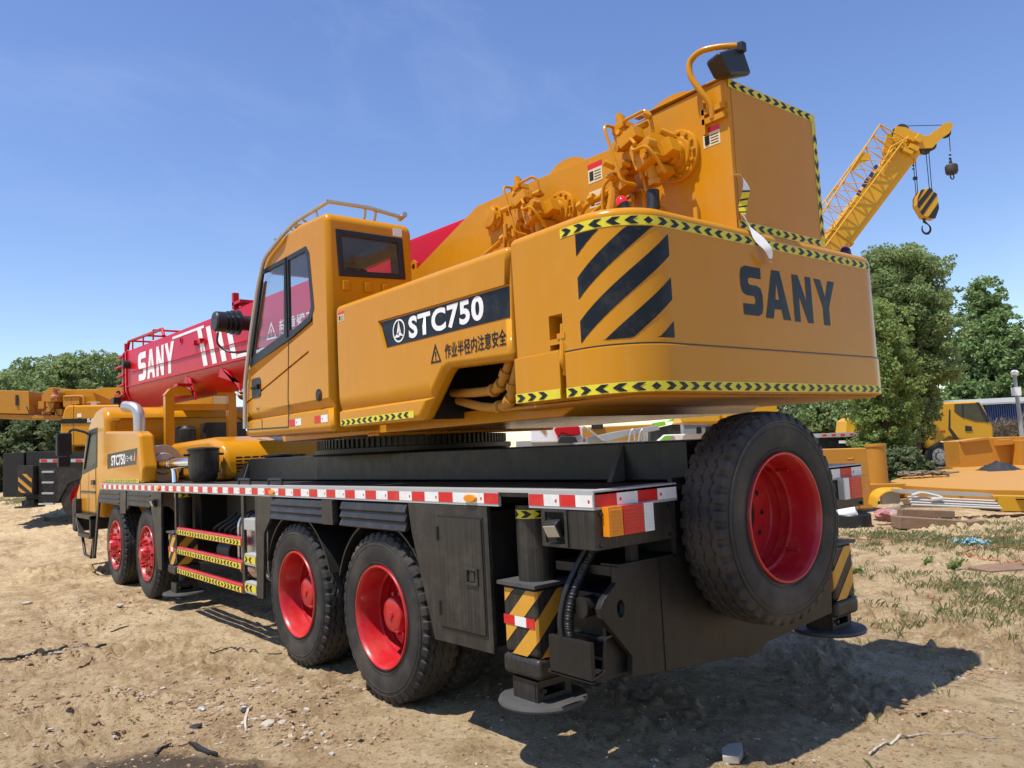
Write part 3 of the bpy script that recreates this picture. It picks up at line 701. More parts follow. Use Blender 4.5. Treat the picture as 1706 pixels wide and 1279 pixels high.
# guard rails and ladder
mb=MB(); mb.box(-W,-W+.03,7.16,7.20,.60,1.437); mb.build('rail_post','black_side',crane)
for z in (.93,.70,.47):
    mb=MB(); mb.box(-W-.005,-W+.045,4.975,7.14,z,z+.095); g=mb.build('guard_rail','red_rim',crane,bevel=.018,seg=3)
    chevron_tape(g,lambda s,w,e:Vector((-W-.005-e,7.12-s,z+.012+w)),2.13,.055,.095,phase=int(z*10),seg=4)
mb=MB(); mb.box(-W,-W+.03,4.90,4.97,.476,1.437); mb.box(-W,-W+.03,4.573,4.60,.476,1.437); ld=mb.build('ladder','black_side',crane,bevel=.004)
for i,z in enumerate((1.10,.76,.49)):
    mb=MB(); mb.box(-W-.004,-W+.10,4.601,4.899,z,z+.115); st=mb.build('step','silver',ld,bevel=.012)
    if i: chevron_tape(st,lambda s,w,e:Vector((-W-.004-e,4.895-s,z+.025+w)),.29,.07,.10,seg=2,phase=i*2)
# fuel tank
mb=MB()
def rrect(x0,x1,z0,z1,r,n=6): return arc(x1-r,z1-r,r,0,90,n)+arc(x0+r,z1-r,r,90,180,n)+arc(x0+r,z0+r,r,180,270,n)+arc(x1-r,z0+r,r,270,360,n)
mb.prism(rrect(-1.31,-.72,.58,1.26,.16),'y',4.50,5.30); ft=mb.build('fuel_tank','alu',crane,bevel=.03)
mb=MB()
for y in (5.05,5.18,4.62): mb.prism(rrect(-1.318,-.712,.572,1.268,.165)[::1],'y',y,y+.025)
mb.build('tank_strap','black_plain',ft)
mb=MB(); mb.lathe([(0,.05),(.05,.05),(.05,.062),(.09,.058),(.095,0)],(-1.12,4.75,1.25),(0,0,1),20); mb.build('filler_cap','silver',ft)
# running gear glimpsed behind the rails
mb=MB()
mb.cyl((-.9,5.5,1.15),(-.9,5.5,1.42),.09,n=20); mb.box(-1.0,-.75,5.7,6.5,.62,.9); mb.lathe([(0,.12),(.4,.12)],(-1.0,6.1,.76),(0,1,0),20,0,True); mb.box(-1.15,-1.0,5.42,5.56,.50,.60)
for k in range(7):
    y=5.6+k*.2; mb.tube(bez([(-.6,y,1.3),(-.8,y+.1,1.1),(-.95,y+.3,.95),(-.7,y+.5,.8)],6),.016,6)
mb.cyl((-.95,5.45,.98),(-.95,6.3,.98),.014,n=8)
mb.build('running_gear','black_plain',crane)
# ---------------------------------------------------------------- superstructure of the big crane
SC=(0.05,4.0)
mb=MB()
mb.lathe([(1.78,.98),(1.80,1.0),(1.84,1.0),(1.845,.95)],(SC[0],SC[1],0),(0,0,1),64)
mb.lathe([(1.845,.93),(1.93,.93)],(SC[0],SC[1],0),(0,0,1),64)
sr=mb.build('slew_ring','black',crane)
mb=MB()
for k in range(110):
    a=2*math.pi*k/110; mb.obox((SC[0]+.938*math.cos(a),SC[1]+.938*math.sin(a),1.888),(.03,.026,.08),Matrix.Rotation(a,3,'Z'))
mb.build('gear_teeth','black',sr,smooth=False)
mb=MB()
mb.prism([(.50,2.02),(.66,1.948),(4.9,1.95),(4.95,2.05),(.50,2.05)],'x',-.95,1.0); mb.prism([(.30,2.02),(.95,2.02),(4.9,2.04),(4.9,2.6),(.30,2.6)],'x',-.42,.85); 
mb.box(-.96,1.0,2.9,3.1,1.93,1.96)
tt=mb.build('turntable','yellow',crane,bevel=.012)
# cover panel along the left side
cov=[(2.79,1.995),(1.62,1.985),(1.585,2.0),(1.30,2.285),(1.24,2.30),(.59,2.275),(.585,2.945),(2.24,2.975),(2.30,2.955),(2.80,2.975)]
def beveled_top(pts,x0,x1): 
    mb=MB(); mb.prism(pts,'x',x0,x1); return mb
mb=beveled_top([(2.80,1.995),(1.62,1.985),(1.585,2.0),(1.30,2.285),(1.24,2.30),(.588,2.275),(.588,2.952),(2.80,2.972)],-W,-W+.13)
sc=mb.build('side_cover','yellow',crane,bevel=.05,seg=4)
c1=MB(); c1.prism([(2.115,2.742),(.587,2.722),(.60,2.518),(2.025,2.526)],'x',-W-.1,-W+.018)
def ledge(y0,y1,z,d=.042,hgt=.13,x=-W):
    mb=MB(); mb.prism([(x-.03,z-.02),(x,z),(x+d,z+.022),(x+.0,z+hgt),(x-.03,z+hgt+.02)],'y',y0,y1); return mb
c2=ledge(1.46,2.83,2.115)
c3=MB(); c3.prism([(1.585,2.03),(1.30,2.32),(1.22,2.335),(.5,2.31),(.5,2.2),(1.2,2.2),(1.5,1.95)],'x',-W-.1,-W+.025)
cut(sc,c1,c2)
def Lf(s,w,e=0): return Vector((-W-e,s,w))
mb=MB(); mb.prism([(2.098,2.731),(.604,2.711),(.614,2.53),(2.02,2.537)],'x',-W+.0145,-W+.0165); npl=mb.build('name_plate','navy',sc)
PX=-W+.0135
text('lettering','STC750','white',sc,(PX,1.715,2.553),(0,-1,.0015),(0,0,1),.155,1.13,.036,.002,spacing=1.10,width=.86)
# round emblem: ring with three pointed blade
mb=MB(); cx,cz=1.845,2.633; a0=[(cx+.082*math.cos(t),cz+.082*math.sin(t)) for t in [k*math.pi/16 for k in range(32)]]; a1=[(cx+.071*math.cos(t),cz+.071*math.sin(t)) for t in [k*math.pi/16 for k in range(32)]]
mb.prism(a0,'x',PX-.003,PX-.001,holes=[a1])
for q in ([(cx,cz+.07),(cx+.028,cz-.022),(cx-.002,cz-.005)],[(cx-.062,cz-.045),(cx-.004,cz-.008),(cx+.006,cz-.034)],[(cx+.062,cz-.045),(cx+.034,cz-.022),(cx+.002,cz-.036),(cx-.01,cz-.045)],[(cx,cz+.07),(cx-.026,cz-.02),(cx-.008,cz-.004)]): mb.prism(q,'x',PX-.003,PX-.001)
mb.build('emblem','white',sc,smooth=False)
text('warning_lettering','作业半径内注意安全','navy',sc,(-W-.001,1.268,2.362),(0,-1,.012),(0,0,1),.098,.92,.012,.002,width=.635)
mb=MB(); yt,z0=1.375,2.352; T=[(yt+.062,z0),(yt-.062,z0),(yt,z0+.125)]; Ti=[(yt+.043,z0+.011),(yt-.043,z0+.011),(yt,z0+.10)]
mb.prism(T,'x',-W-.003,-W-.001,holes=[Ti]); mb.prism([(yt-.005,z0+.035),(yt+.005,z0+.035),(yt+.006,z0+.072),(yt-.006,z0+.072)],'x',-W-.003,-W-.001); mb.prism([(yt-.005,z0+.018),(yt+.005,z0+.018),(yt+.005,z0+.028),(yt-.005,z0+.028)],'x',-W-.003,-W-.001)
mb.build('warning_triangle','navy',sc,smooth=False)
chevron_tape(sc,lambda s,w,e:Vector((-W-e,2.752-s,2.012+w)),1.08,.048,.085,seg=3)
def sticker(par,y,z,wd,h,x=-W,red=True,name='safety_sticker'):
    mb=MB(); mb.box(x-.002,x-.0008,y-wd,y,z,z+h,0)
    if red: mb.box(x-.0028,x-.0018,y-wd,y,z+h*.72,z+h,1)
    for k in range(4): mb.box(x-.0028,x-.0018,y-wd*.9,y-wd*.45,z+h*(.1+.14*k),z+h*(.15+.14*k),2)
    mb.box(x-.0028,x-.0018,y-wd*.38,y-wd*.1,z+h*.12,z+h*.6,2)
    return mb.build(name,['sticker','lens_r','black_plain'],par,smooth=False)
sticker(sc,2.735,2.832,.10,.075)
# inner wall behind the cut away, with two big hoses
mb=MB(); mb.box(-.80,-.77,.2,2.7,2.05,2.93); mb.box(-W+.14,-.80,1.68,1.72,2.0,2.9); mb.box(-W+.14,-.8,.60,.63,2.3,2.9); mb.build('inner_wall','black_plain',tt)
mb=MB(); mb.box(-W+.10,-.30,.60,2.78,2.90,2.935); mb.build('top_deck','yellow',tt)
mb=MB()
for k,p in enumerate(([(-1.06,1.65,2.18),(-1.15,1.3,2.15),(-1.2,1.0,2.14),(-1.24,.88,2.16),(-1.25,.80,2.24),(-1.25,.72,2.36)],[(-1.05,1.6,2.12),(-1.15,1.2,2.05),(-1.2,.95,2.03),(-1.24,.80,2.06),(-1.25,.74,2.16),(-1.25,.66,2.32)])):
    P=bez(p,10); mb.tube(P,.030,12)
    for i in (20,30,38): mb.lathe([(-.02,.031),(-.02,.042),(.02,.042),(.02,.031)],P[i],P[i+1]-P[i-1],14)
mb.build('hydraulic_hose','yellow_old',tt)
# counterweight: curved tail
YR=-.305; RC=.325
def cw_outline(o=0,front=.585,n=14):
    w_=W+o; yr=YR-o; r=RC+o*.5
    return [(-w_,front)]+[(-w_+r+r*math.cos(R(180+90*i/n)),yr+r+r*math.sin(R(180+90*i/n))) for i in range(n+1)]+[(w_-r+r*math.cos(R(270+90*i/n)),yr+r+r*math.sin(R(270+90*i/n))) for i in range(n+1)]+[(w_,front)]
mb=MB(); mb.prism(cw_outline(0,.584),'z',2.20,2.975); cw=mb.build('counterweight','yellow',crane,bevel=.045,seg=5)
c1=MB(); c1.box(-W-.2,-W+.22,.155,.262,2.345,2.475); c2=MB(); c2.box(-W-.2,-W+.22,.155,.262,2.285,2.315); c5=MB(); c5.box(-W-.2,-W+.20,.1515,.70,2.1,2.278); c3=MB(); c3.prism([(-W-.2,.02),(-W+.2,.02),(-W+.2,.155),(-W-.2,.155)],'z',2.2,2.2001)
c4=MB(); c4.box(-W+.10,W-.10,.15,.9,2.90,3.2)
cut(cw,c1,c2,c5)
mb=MB(); mb.prism(cw_outline(.006,.150),'z',2.015,2.264); cs=mb.build('counterweight_slab','yellow',cw,bevel=.01)
mb=MB(); mb.prism(cw_outline(.0025,.148),'z',2.2642,2.2705); mb.build('seam','black_plain',cw,smooth=False)
mb=MB(); mb.box(-W-.004,-W+.5,.192,.572,2.018,2.28); cb=mb.build('counterweight_block','yellow',cw,bevel=.008)
mb=MB(); mb.tube(bez([(-W+.02,.17,2.42),(-W+.01,.172,2.30),(-W+.0,.17,2.22),(-W+.03,.165,2.16)],6),.018,10); mb.lathe([(-.01,.0),(-.01,.05),(.01,.05),(.01,0)],(-W+.03,.165,2.19),(1,0,0),14); mb.box(-W-.005,-W+.1,.14,.20,2.34,2.37); mb.build('locking_pin','yellow',cw)
mb=MB(); mb.box(-W+.15,W-.1,-.2,.9,2.0,2.014); mb.build('counterweight_underside','yellow_old',cw)
# perimeter maps
PA=RC*math.pi/2; 
def cwF(base,o):
    def F(s,w,e):
        w_=W+o; yr=YR-o; r=RC+o*.5; y0=base['y0']; L1=y0-(yr+r); LA=r*math.pi/2; LR=2*(w_-r); z=base['z']+w
        if s<L1: return Vector((-w_-e,y0-s,z))
        s-=L1
        if s<LA: a=math.pi+s/r; return Vector((-w_+r+(r+e)*math.cos(a),yr+r+(r+e)*math.sin(a),z))
        s-=LA
        if s<LR: return Vector((-w_+r+s,yr-e,z))
        s-=LR
        if s<LA: a=1.5*math.pi+s/r; return Vector((w_-r+(r+e)*math.cos(a),yr+r+(r+e)*math.sin(a),z))
        return Vector((w_+e,yr+r+s-LA,z))
    return F
tot=.14+PA*2+2*(W-RC)
chevron_tape(cw,cwF({'y0':.135,'z':2.873},0),tot+.05,.052,.094,phase=1,seg=90)
chevron_tape(cs,cwF({'y0':.145,'z':2.022},.006),tot+.05,.052,.094,phase=1,seg=90)
chevron_tape(cb,lambda s,w,e:Vector((-W-.004-e,.57-s,2.024+w)),.375,.052,.094,seg=2)
mb=MB(); F=cwF({'y0':.02,'z':2.295},0); H=.573; S=.535; n=22
for k in range(n):
    for c in (-.8,-.4,0,.4,.8):
        a,b=k/n,(k+1)/n; lo=lambda t:min(1,max(0,c+.75*t)); hi=lambda t:min(1,max(0,c+.2+.75*t))
        q=[(a,lo(a)),(b,lo(b)),(b,hi(b)),(a,hi(a))]
        if hi(a)-lo(a)<1e-5 and hi(b)-lo(b)<1e-5: continue
        if hi(a)-lo(a)<1e-5: q=q[:3]
        elif hi(b)-lo(b)<1e-5: q=[q[0],q[1],q[3]]
        mb.poly([F(t*S,z*H,.002) for t,z in q])
mb.build('hazard_stripe','navy',cw,smooth=True)
Fr=lambda a,b,e: Vector((a,YR-e,b))
letters('lettering',[('S',-.416,-.205,2.46,2.745),('A',-.185,.080,2.455,2.748),('N',.122,.335,2.453,2.745),('Y',.372,.622,2.451,2.742)],'navy',cw,Fr,.002)
for (x,y,ry) in ((-1.085,-.10,0),(1.0,-.215,48)):
    Rm=Matrix.Rotation(R(ry),3,'Y')@Matrix.Rotation(R(-25),3,'X'); o=Vector((x,y,2.975)); ax=Rm@Vector((0,0,1))
    mb=MB(); mb.lathe([(-.01,.035),(.03,.035),(.035,.026),(.07,.03),(.08,.036)],o,ax,20); bl=mb.build('beacon_lamp','black_plain',cw)
    mb=MB(); mb.lathe([(.08,.033),(.10,.034),(.125,.028),(.14,.012),(.142,0)],o,ax,20); mb.build('red_lens','lens_r',bl)
# winch housing
wp=[(-.215,2.96),(-.215,3.925),(.52,3.90),(.60,3.80),(.70,3.805),(1.55,3.83),(2.31,3.832),(3.40,3.46),(3.45,2.5),(.9,2.5)]
mb=MB()
mb.prism(wp,'x',-.27,-.235); mb.prism(wp,'x',.685,.72); mb.box(-.2345,.6845,-.218,-.19,2.99,3.922); mb.box(-.234,.684,.0,2.2,2.95,2.99)
mb.box(-.285,-.2345,-.212,.51,3.926,3.938) 
mb.box(-.234,.684,2.5,3.2,2.9,3.3)
wh=mb.build('winch_housing','yellow',crane,bevel=.006)
mb=MB(); mb.prism([(3.30,3.45),(3.42,3.45),(3.42,3.56),(3.36,3.60),(3.30,3.56)],'x',-.266,-.24,holes=[arc(3.36,3.53,.03,0,330,11)]); mb.build('lifting_eye','yellow',wh)
hz=lambda x0,z0,dx,dz: (lambda s,w,e: Vector((x0+dx*s-dz*w,-.218-e,z0+dz*s+dx*w)))
chevron_tape(wh,hz(-.262,3.865,1,0),.975,.05,.092,seg=2,phase=3)
chevron_tape(wh,hz(-.262,3.0,1,0),.975,.05,.092,seg=2,phase=2)
chevron_tape(wh,hz(.716,3.053,0,1),.81,.05,.092,seg=2)
# loose tape end
for k,p in enumerate(([(-.285,-.235,3.31),(-.28,-.275,3.30),(-.262,-.29,3.22),(-.27,-.265,3.13),(-.285,-.272,3.06)],[(-.285,-.272,3.06),(-.262,-.30,2.98),(-.225,-.335,2.90),(-.19,-.36,2.84),(-.15,-.345,2.77)])):
    P=bez(p,8); mb=MB(); n=len(P)
    for i in range(n-1):
        wv=lambda j: Vector((.036+.006*math.sin(j*.5+k),math.sin(j*.2+k)*.02,.006))*(1-.4*j/n)
        mb.quad(P[i]-wv(i),P[i]+wv(i),P[i+1]+wv(i+1),P[i+1]-wv(i+1),(2 if (k==0 and i<n*.5) or (k==1 and i<n*.85) else (1 if i%4==1 else 0)))
    mb.build('loose_tape',['tape_y','tape_k','white'],wh)
# drums with rope
for (y,z,r) in ((.23,3.60,.395),(1.24,3.555,.345)):
    mb=MB()
    for x in (-.225,.665): mb.lathe([(-.008,.1),(-.008,r),(.008,r),(.008,.1)],(x,y,z),(1,0,0),48)
    mb.lathe([(-.22,r*.62),(.66,r*.62)],(0,y,z),(1,0,0),40)
    dr=mb.build('winch_drum','yellow',crane)
    mb=MB()
    for i in range(30): mb.lathe([(-.013,r*.70),(0,r*.70+.013),(.013,r*.70)],(-.20+i*.029,y,z),(1,0,0),32)
    mb.build('wire_rope','pipe',dr)
# hydraulic motors on the housing's side
def motor(y,z,s=1.0):
    X=-.27; mb=MB()
    mb.lathe([(0,.185*s),(-.03,.185*s),(-.034,.178*s),(-.034,.135*s),(-.055,.13*s),(-.055,.10*s),(-.09,.098*s),(-.09,.085*s),(-.13,.083*s),(-.13,.07*s),(-.20,.068*s),(-.205,0)],(X,y,z),(1,0,0),36)
    for k in range(14):
        a=2*math.pi*k/14; mb.cyl((X-.03,y+.157*s*math.cos(a),z+.157*s*math.sin(a)),(X-.052,y+.157*s*math.cos(a),z+.157*s*math.sin(a)),.0155*s,n=6)
    m_=mb.build('winch_motor','yellow',crane,bevel=.004)
    Rm=Matrix.Rotation(R(-18),3,'X'); B=lambda dx,dy,dz: Vector((X+dx*s,y+dy*s,z+dz*s))
    mb=MB()
    mb.obox(B(-.26,.05,-.02),(.15*s,.20*s,.16*s),Rm); mb.obox(B(-.22,.19,.05),(.12*s,.13*s,.12*s),Rm); mb.obox(B(-.30,.17,.13),(.11*s,.16*s,.09*s),Rm)
    mb.obox(B(-.20,.30,.16),(.10*s,.11*s,.22*s),Rm); mb.obox(B(-.20,.33,.28),(.13*s,.12*s,.06*s),Rm); mb.obox(B(-.22,.30,.02),(.09*s,.09*s,.09*s),Rm)
    mb.cyl(B(-.30,-.03,.02),B(-.38,-.02,.02),.038*s,n=18); mb.obox(B(-.20,-.09,.0),(.10*s,.08*s,.11*s),Rm)
    rg=random.Random(int(y*100))
    for k in range(16):
        c=B(rg.uniform(-.36,-.10),rg.uniform(.0,.46),rg.uniform(-.16,.26)); d=Vector(rg.choice([(1,0,0),(0,1,0),(0,0,1),(-.6,.5,.4)])).normalized()*rg.uniform(.025,.06); mb.cyl(c-d,c+d,rg.uniform(.014,.030)*s,n=6)
    mb.obox(B(-.13,.38,.10),(.09*s,.10*s,.30*s),Rm); mb.obox(B(-.15,.40,-.10),(.12*s,.14*s,.12*s),Rm); mb.obox(B(-.18,.02,-.14),(.14*s,.12*s,.06*s),Rm)
    vb=mb.build('valve_block','yellow',m_,bevel=.006)
    for a,b,r in (((-.20,.33,.28),(-.20,.35,.37),.035),((-.20,.35,.36),(-.20,.36,.40),.024),((-.34,.10,.02),(-.37,.10,.02),.03),((-.34,.02,-.05),(-.37,.02,-.05),.024),((-.26,.26,.10),(-.34,.28,.09),.028),((-.25,.05,-.10),(-.25,.03,-.22),.034),((-.25,.03,-.20),(-.25,.025,-.24),.046),((-.22,.16,-.06),(-.22,.15,-.15),.026),((-.20,.30,-.02),(-.20,.42,-.06),.03),((-.20,.40,-.05),(-.20,.45,-.065),.042),((-.28,.24,.17),(-.36,.24,.19),.02)):
        mb=MB(); mb.cyl(B(*a),B(*b),r*s,n=6 if r in(.046,.042,.024) else 14); mb.build('hydraulic_fitting','yellow',m_)
    mb=MB()
    for k in range(4):
        for q in (-1,1): vb_=mb.cyl(B(-.335,.05+q*.07,-.06+k*.035),B(-.342,.05+q*.07,-.06+k*.035),.008*s,n=6)
    mb.build('bolt_row','yellow',m_)
    for p in ([(-.24,.36,.29),(-.34,.37,.29),(-.36,.36,.25),(-.34,.25,-.16),(-.24,.2,-.18)],[(-.24,.28,.28),(-.28,.24,.29),(-.27,.06,.30),(-.25,.03,.27),(-.24,.02,.14)],[(-.38,.10,.02),(-.42,.05,-.02),(-.42,-.06,-.02),(-.38,-.1,-.10),(-.30,-.11,-.20)],[(-.25,.4,-.05),(-.26,.5,-.1),(-.26,.52,-.22),(-.25,.52,-.42)],[(-.22,.15,-.14),(-.22,.13,-.25),(-.22,.05,-.36),(-.2,-.04,-.44)],[(-.3,.2,.12),(-.36,.12,.1),(-.40,.05,.03)]):
        mb=MB(); mb.tube(bent([B(*q) for q in p],.035),.012*s,8); mb.build('hydraulic_pipe','yellow',m_)
    return m_
motor(.17,3.555,.90); motor(1.27,3.49,.84)
mb=MB(); mb.tube(bez([(-.52,.195,3.30),(-.53,.19,3.2),(-.55,.2,3.1),(-.57,.22,2.98)],6),.04,12); mb.build('rubber_hose','black_plain',crane)
for p,r in (([(-.40,1.02,2.98),(-.40,1.0,3.25),(-.40,.92,3.42),(-.38,.7,3.46),(-.40,.55,3.5)],.018),([(-.44,.92,2.98),(-.44,.9,3.2),(-.44,.82,3.33),(-.42,.7,3.38)],.015),([(-.36,.78,2.98),(-.36,.77,3.36),(-.36,.70,3.42)],.022),([(-.50,.62,2.98),(-.49,.60,3.2),(-.47,.55,3.42)],.038),([(-.40,1.62,3.36),(-.33,1.9,3.44),(-.32,2.2,3.36),(-.31,2.5,3.28),(-.31,2.62,3.12),(-.31,2.75,3.0)],.018),([(-.6,.45,2.96),(-.62,.40,3.06),(-.6,.33,3.06),(-.58,.29,2.98)],.014),([(-.45,1.75,2.95),(-.45,1.72,3.25),(-.44,1.66,3.45)],.03)):
    mb=MB(); mb.tube(bent(p,.06),r,10); mb.build('hydraulic_line','yellow',crane)
for k in range(9):
    yy=.42+k*.075; zz=3.40-.012*k; mb=MB(); mb.tube(bent([(-.34-.02*(k%3),yy,2.96),(-.34-.02*(k%3),yy,zz-.05*(k%2)),(-.30,yy+.05,zz+.03),(-.29,yy+.16,zz+.04-.02*(k%2))],.04),.011+.004*(k%2),7); mb.build('hydraulic_line','yellow',crane)
for q in ((-.40,.94,3.43),(-.38,.72,3.46),(-.47,.56,3.40),(-.48,.58,3.30),(-.36,.74,3.40),(-.33,1.9,3.44),(-.44,1.7,3.36),(-.40,.83,3.45)):
    mb=MB(); mb.lathe([(-.022,0),(-.022,.036),(.022,.036),(.022,0)],q,(random.uniform(-.2,.2),1,random.uniform(-.4,.4)),6); mb.build('pipe_fitting','yellow',crane)
for c,sz in (((-.50,.60,3.12),(.08,.1,.16)),((-.5,.3,3.02),(.05,.03,.16)),((-.5,-.1,3.02),(.02,.03,.2)),((-.5,.05,2.985),(.1,.4,.03)),((-.55,.95,3.08),(.12,.16,.2)),((-.5,1.25,3.03),(.1,.12,.14))):
    mb=MB(); mb.obox(c,sz,Matrix.Identity(3)); mb.build('pipe_bracket','yellow',crane,bevel=.006)
mb=MB(); mb.lathe([(0,.105),(-.025,.105),(-.03,.085),(-.07,.075),(-.075,0)],(-.27,2.07,3.66),(1,0,0),28)
for k in range(6): a=k*math.pi/3+.2; mb.cyl((-.29,2.07+.085*math.cos(a),3.66+.085*math.sin(a)),(-.32,2.07+.085*math.cos(a),3.66+.085*math.sin(a)),.018,n=6)
mb.build('boom_pivot_cap','yellow',wh)
sticker(wh,-.02,3.545,.125,.12,-.27); sticker(wh,.98,3.62,.14,.14,-.27); sticker(wh,.98,3.44,.13,.12,-.27,False)
# rear view mirror on a bent pipe
mb=MB(); mb.tube(bez([(-.29,-.115,3.70),(-.30,-.115,3.78),(-.33,-.07,3.88),(-.35,-.02,3.99),(-.345,-.02,4.08),(-.33,-.09,4.12),(-.29,-.18,4.12),(-.25,-.27,4.10),(-.23,-.30,4.09)],8),.019,12)
for z in (3.68,3.74): mb.box(-.30,-.268,-.20,-.04,z,z+.035)
mb.box(-.30,-.268,-.06,-.035,3.62,3.82); mb.build('mirror_bracket','yellow',crane)
mb=MB(); q=[(-.45,3.995),(-.20,4.115),(-.115,3.945),(-.35,3.88)]; c=Vector((sum(a for a,b in q)/4,0,sum(b for a,b in q)/4))
vs=[(a,-.30,b) for a,b in q]+[(c.x+(a-c.x)*.8,-.17,c.z+(b-c.z)*.8) for a,b in q]
mb.add(vs,[(0,1,2,3),(7,6,5,4)]+[(i,i+4,(i+1)%4+4,(i+1)%4) for i in range(4)])
mi=mb.build('mirror','black_plain',crane,bevel=.025,seg=3)
mb=MB(); mb.box(-.255,-.205,-.33,-.25,4.05,4.11); mb.build('mirror_clamp','black_plain',mi,bevel=.008)
# ---------------------------------------------------------------- operator cab
CX0,CX1=-W,-.555
out=[(2.905,1.975),(4.80,2.005),(4.85,2.66),(4.25,3.64),(4.02,3.785),(3.4,3.812),(2.93,3.782),(2.895,3.70)]
mb=MB(); mb.prism(out,'x',CX0,CX1); cab=mb.build('operator_cab','yellow',crane,bevel=.055,seg=5)
inn=[(2.96,2.03),(4.9,2.06),(5.2,2.66),(4.5,3.45),(4.02,3.70),(3.4,3.735),(2.96,3.72)]
ci=MB(); ci.prism([(2.96,2.03),(4.76,2.06),(4.79,2.66),(4.20,3.61),(4.0,3.715),(3.4,3.735),(2.96,3.715)],'x',CX0+.05,CX1-.05)
win=[(4.31,3.565),(4.665,2.735),(4.62,2.69),(3.63,2.845),(3.24,2.93),(3.17,3.02),(3.235,3.50),(3.29,3.57)]
cl=MB(); cl.prism(win,'x',CX0-.1,CX0+.1)
cr=MB(); cr.prism([(4.3,3.55),(4.6,2.8),(3.2,2.8),(3.2,3.55)],'x',CX1-.1,CX1+.1)
rw=[(-1.292,3.635),(-1.272,3.25),(-.648,3.28),(-.668,3.635)]
cb_=MB(); cb_.prism(rw,'y',2.8,3.0)
cf=MB(); cf.prism([(-1.30,2.7),(-.63,2.7),(-.63,3.55),(-1.30,3.55)],'y',4.1,5.1); 
cut(cab,ci,lining='lining')
cut(cab,cl,cr,cb_,cf,ledge(2.8,4.74,2.155,hgt=.10))
g1=MB(); # slanting door creases
for (p,q,wd) in (((4.74,2.60),(3.22,2.93),.085),):
    pass
def crease(y0,z0,y1,z1,h):
    mb=MB(); x=CX0
    prof=lambda y,z:[(x-.02,y,z-.004),(x,y,z),(x+.030,y,z+.018),(x+.002,y,z+h),(x-.02,y,z+h+.01)]
    a=prof(y0,z0); b=prof(y1,z1); n=5; mb.add(a+b,[tuple(range(n)),tuple(range(2*n-1,n-1,-1))]+[(i,i+n,(i+1)%n+n,(i+1)%n) for i in range(n)]); return mb
cut(cab,crease(4.82,2.545,3.20,2.885,.085),crease(4.82,2.32,3.30,2.66,.020))
# window frames and panes
def ring(pts,k):
    cx=sum(p[0] for p in pts)/len(pts); cy=sum(p[1] for p in pts)/len(pts)
    o=[]; n=len(pts)
    for i in range(n):
        a,b,c=Vector((*pts[i-1],0)),Vector((*pts[i],0)),Vector((*pts[(i+1)%n],0)); e1=(b-a).normalized(); e2=(c-b).normalized()
        n1=Vector((-e1.y,e1.x,0)); n2=Vector((-e2.y,e2.x,0)); m=(n1+n2).normalized(); d=m/max(.3,m.dot(n1))
        if d.dot(Vector((cx,cy,0))-b)<0: d=-d
        q=b+d*k; o.append((q.x,q.y))
    return o
wf_=ring(win,-.006)
dw=[(4.27,3.535),(4.60,2.775),(3.80,2.895),(3.755,3.535)]; qw=[(3.665,3.535),(3.675,2.91),(3.60,2.90),(3.275,2.97),(3.222,3.04),(3.275,3.48),(3.31,3.535)]
mb=MB(); mb.prism(wf_,'x',CX0-.004,CX0+.02,holes=[dw,qw]); wfo=mb.build('window_frame','black_plain',cab)
mb=MB(); mb.prism([(3.735,3.57),(3.70,3.57),(3.705,2.85),(3.74,2.85)],'x',CX0-.012,CX0-.005); mb.build('window_seal','dark',wfo)
mb=MB(); mb.quad((CX0+.008,4.28,3.545),(CX0+.008,4.62,2.76),(CX0+.008,3.20,2.87),(CX0+.008,3.20,3.545)) if 0 else mb.poly([(CX0+.008,a,b) for a,b in ring(win,-.004)]); mb.build('side_window','glass',cab)
rwi=ring(rw,.045)
mb=MB(); mb.prism(ring(rw,-.004),'y',2.885,2.915,holes=[rwi]); rf=mb.build('rear_window_frame','black_plain',cab,bevel=.006)
mb=MB(); mb.poly([(a,2.907,b) for a,b in ring(rw,.005)]); mb.build('rear_window','glass',cab)
mb=MB(); mb.poly([(CX1-.03,a,b) for a,b in [(4.3,3.55),(4.6,2.8),(3.2,2.8),(3.2,3.55)]]); mb.quad((-1.30,4.83,2.70),(-.63,4.83,2.70),(-.63,4.24,3.60),(-1.30,4.24,3.60)); mb.build('windscreen','glass',cab)
# door outline, handle, lock, stickers
mb=MB()
mb.prism([(3.768,2.05),(3.752,2.05),(3.735,2.20),(3.742,2.30),(3.700,2.80),(3.712,2.84),(3.722,2.84),(3.715,2.80),(3.757,2.30),(3.750,2.20)],'x',CX0-.003,CX0+.002); mb.prism([(3.768,2.05),(4.74,2.075),(4.74,2.087),(3.768,2.062)],'x',CX0-.003,CX0+.002)
mb.prism([(4.36,2.07),(4.37,2.07),(4.37,2.16),(4.36,2.16)],'x',CX0-.003,CX0+.002); dg_=mb.build('door_gap','black_plain',cab)
mb=MB(); mb.prism(rrect(4.37,4.60,2.375,2.565,.04),'x',CX0-.006,CX0-.001); dh=mb.build('door_handle','black_plain',cab,bevel=.003)
mb=MB(); mb.box(CX0-.03,CX0-.008,4.41,4.57,2.46,2.485); mb.box(CX0-.03,CX0-.005,4.405,4.425,2.45,2.50); mb.build('grip','dark',dh,bevel=.006)
mb=MB(); mb.lathe([(0,.052),(-.008,.052),(-.012,.042),(-.008,.036),(-.014,.03),(-.016,0)],(CX0,3.123,2.285),(1,0,0),28); mb.build('fuel_lock','black_plain',cab)
mb=MB(); mb.cyl((CX0,4.46,2.27),(CX0-.02,4.46,2.27),.012,n=10); mb.box(CX0-.02,CX0-.012,4.43,4.50,2.272,2.28); mb.build('door_lock','pipe',cab)
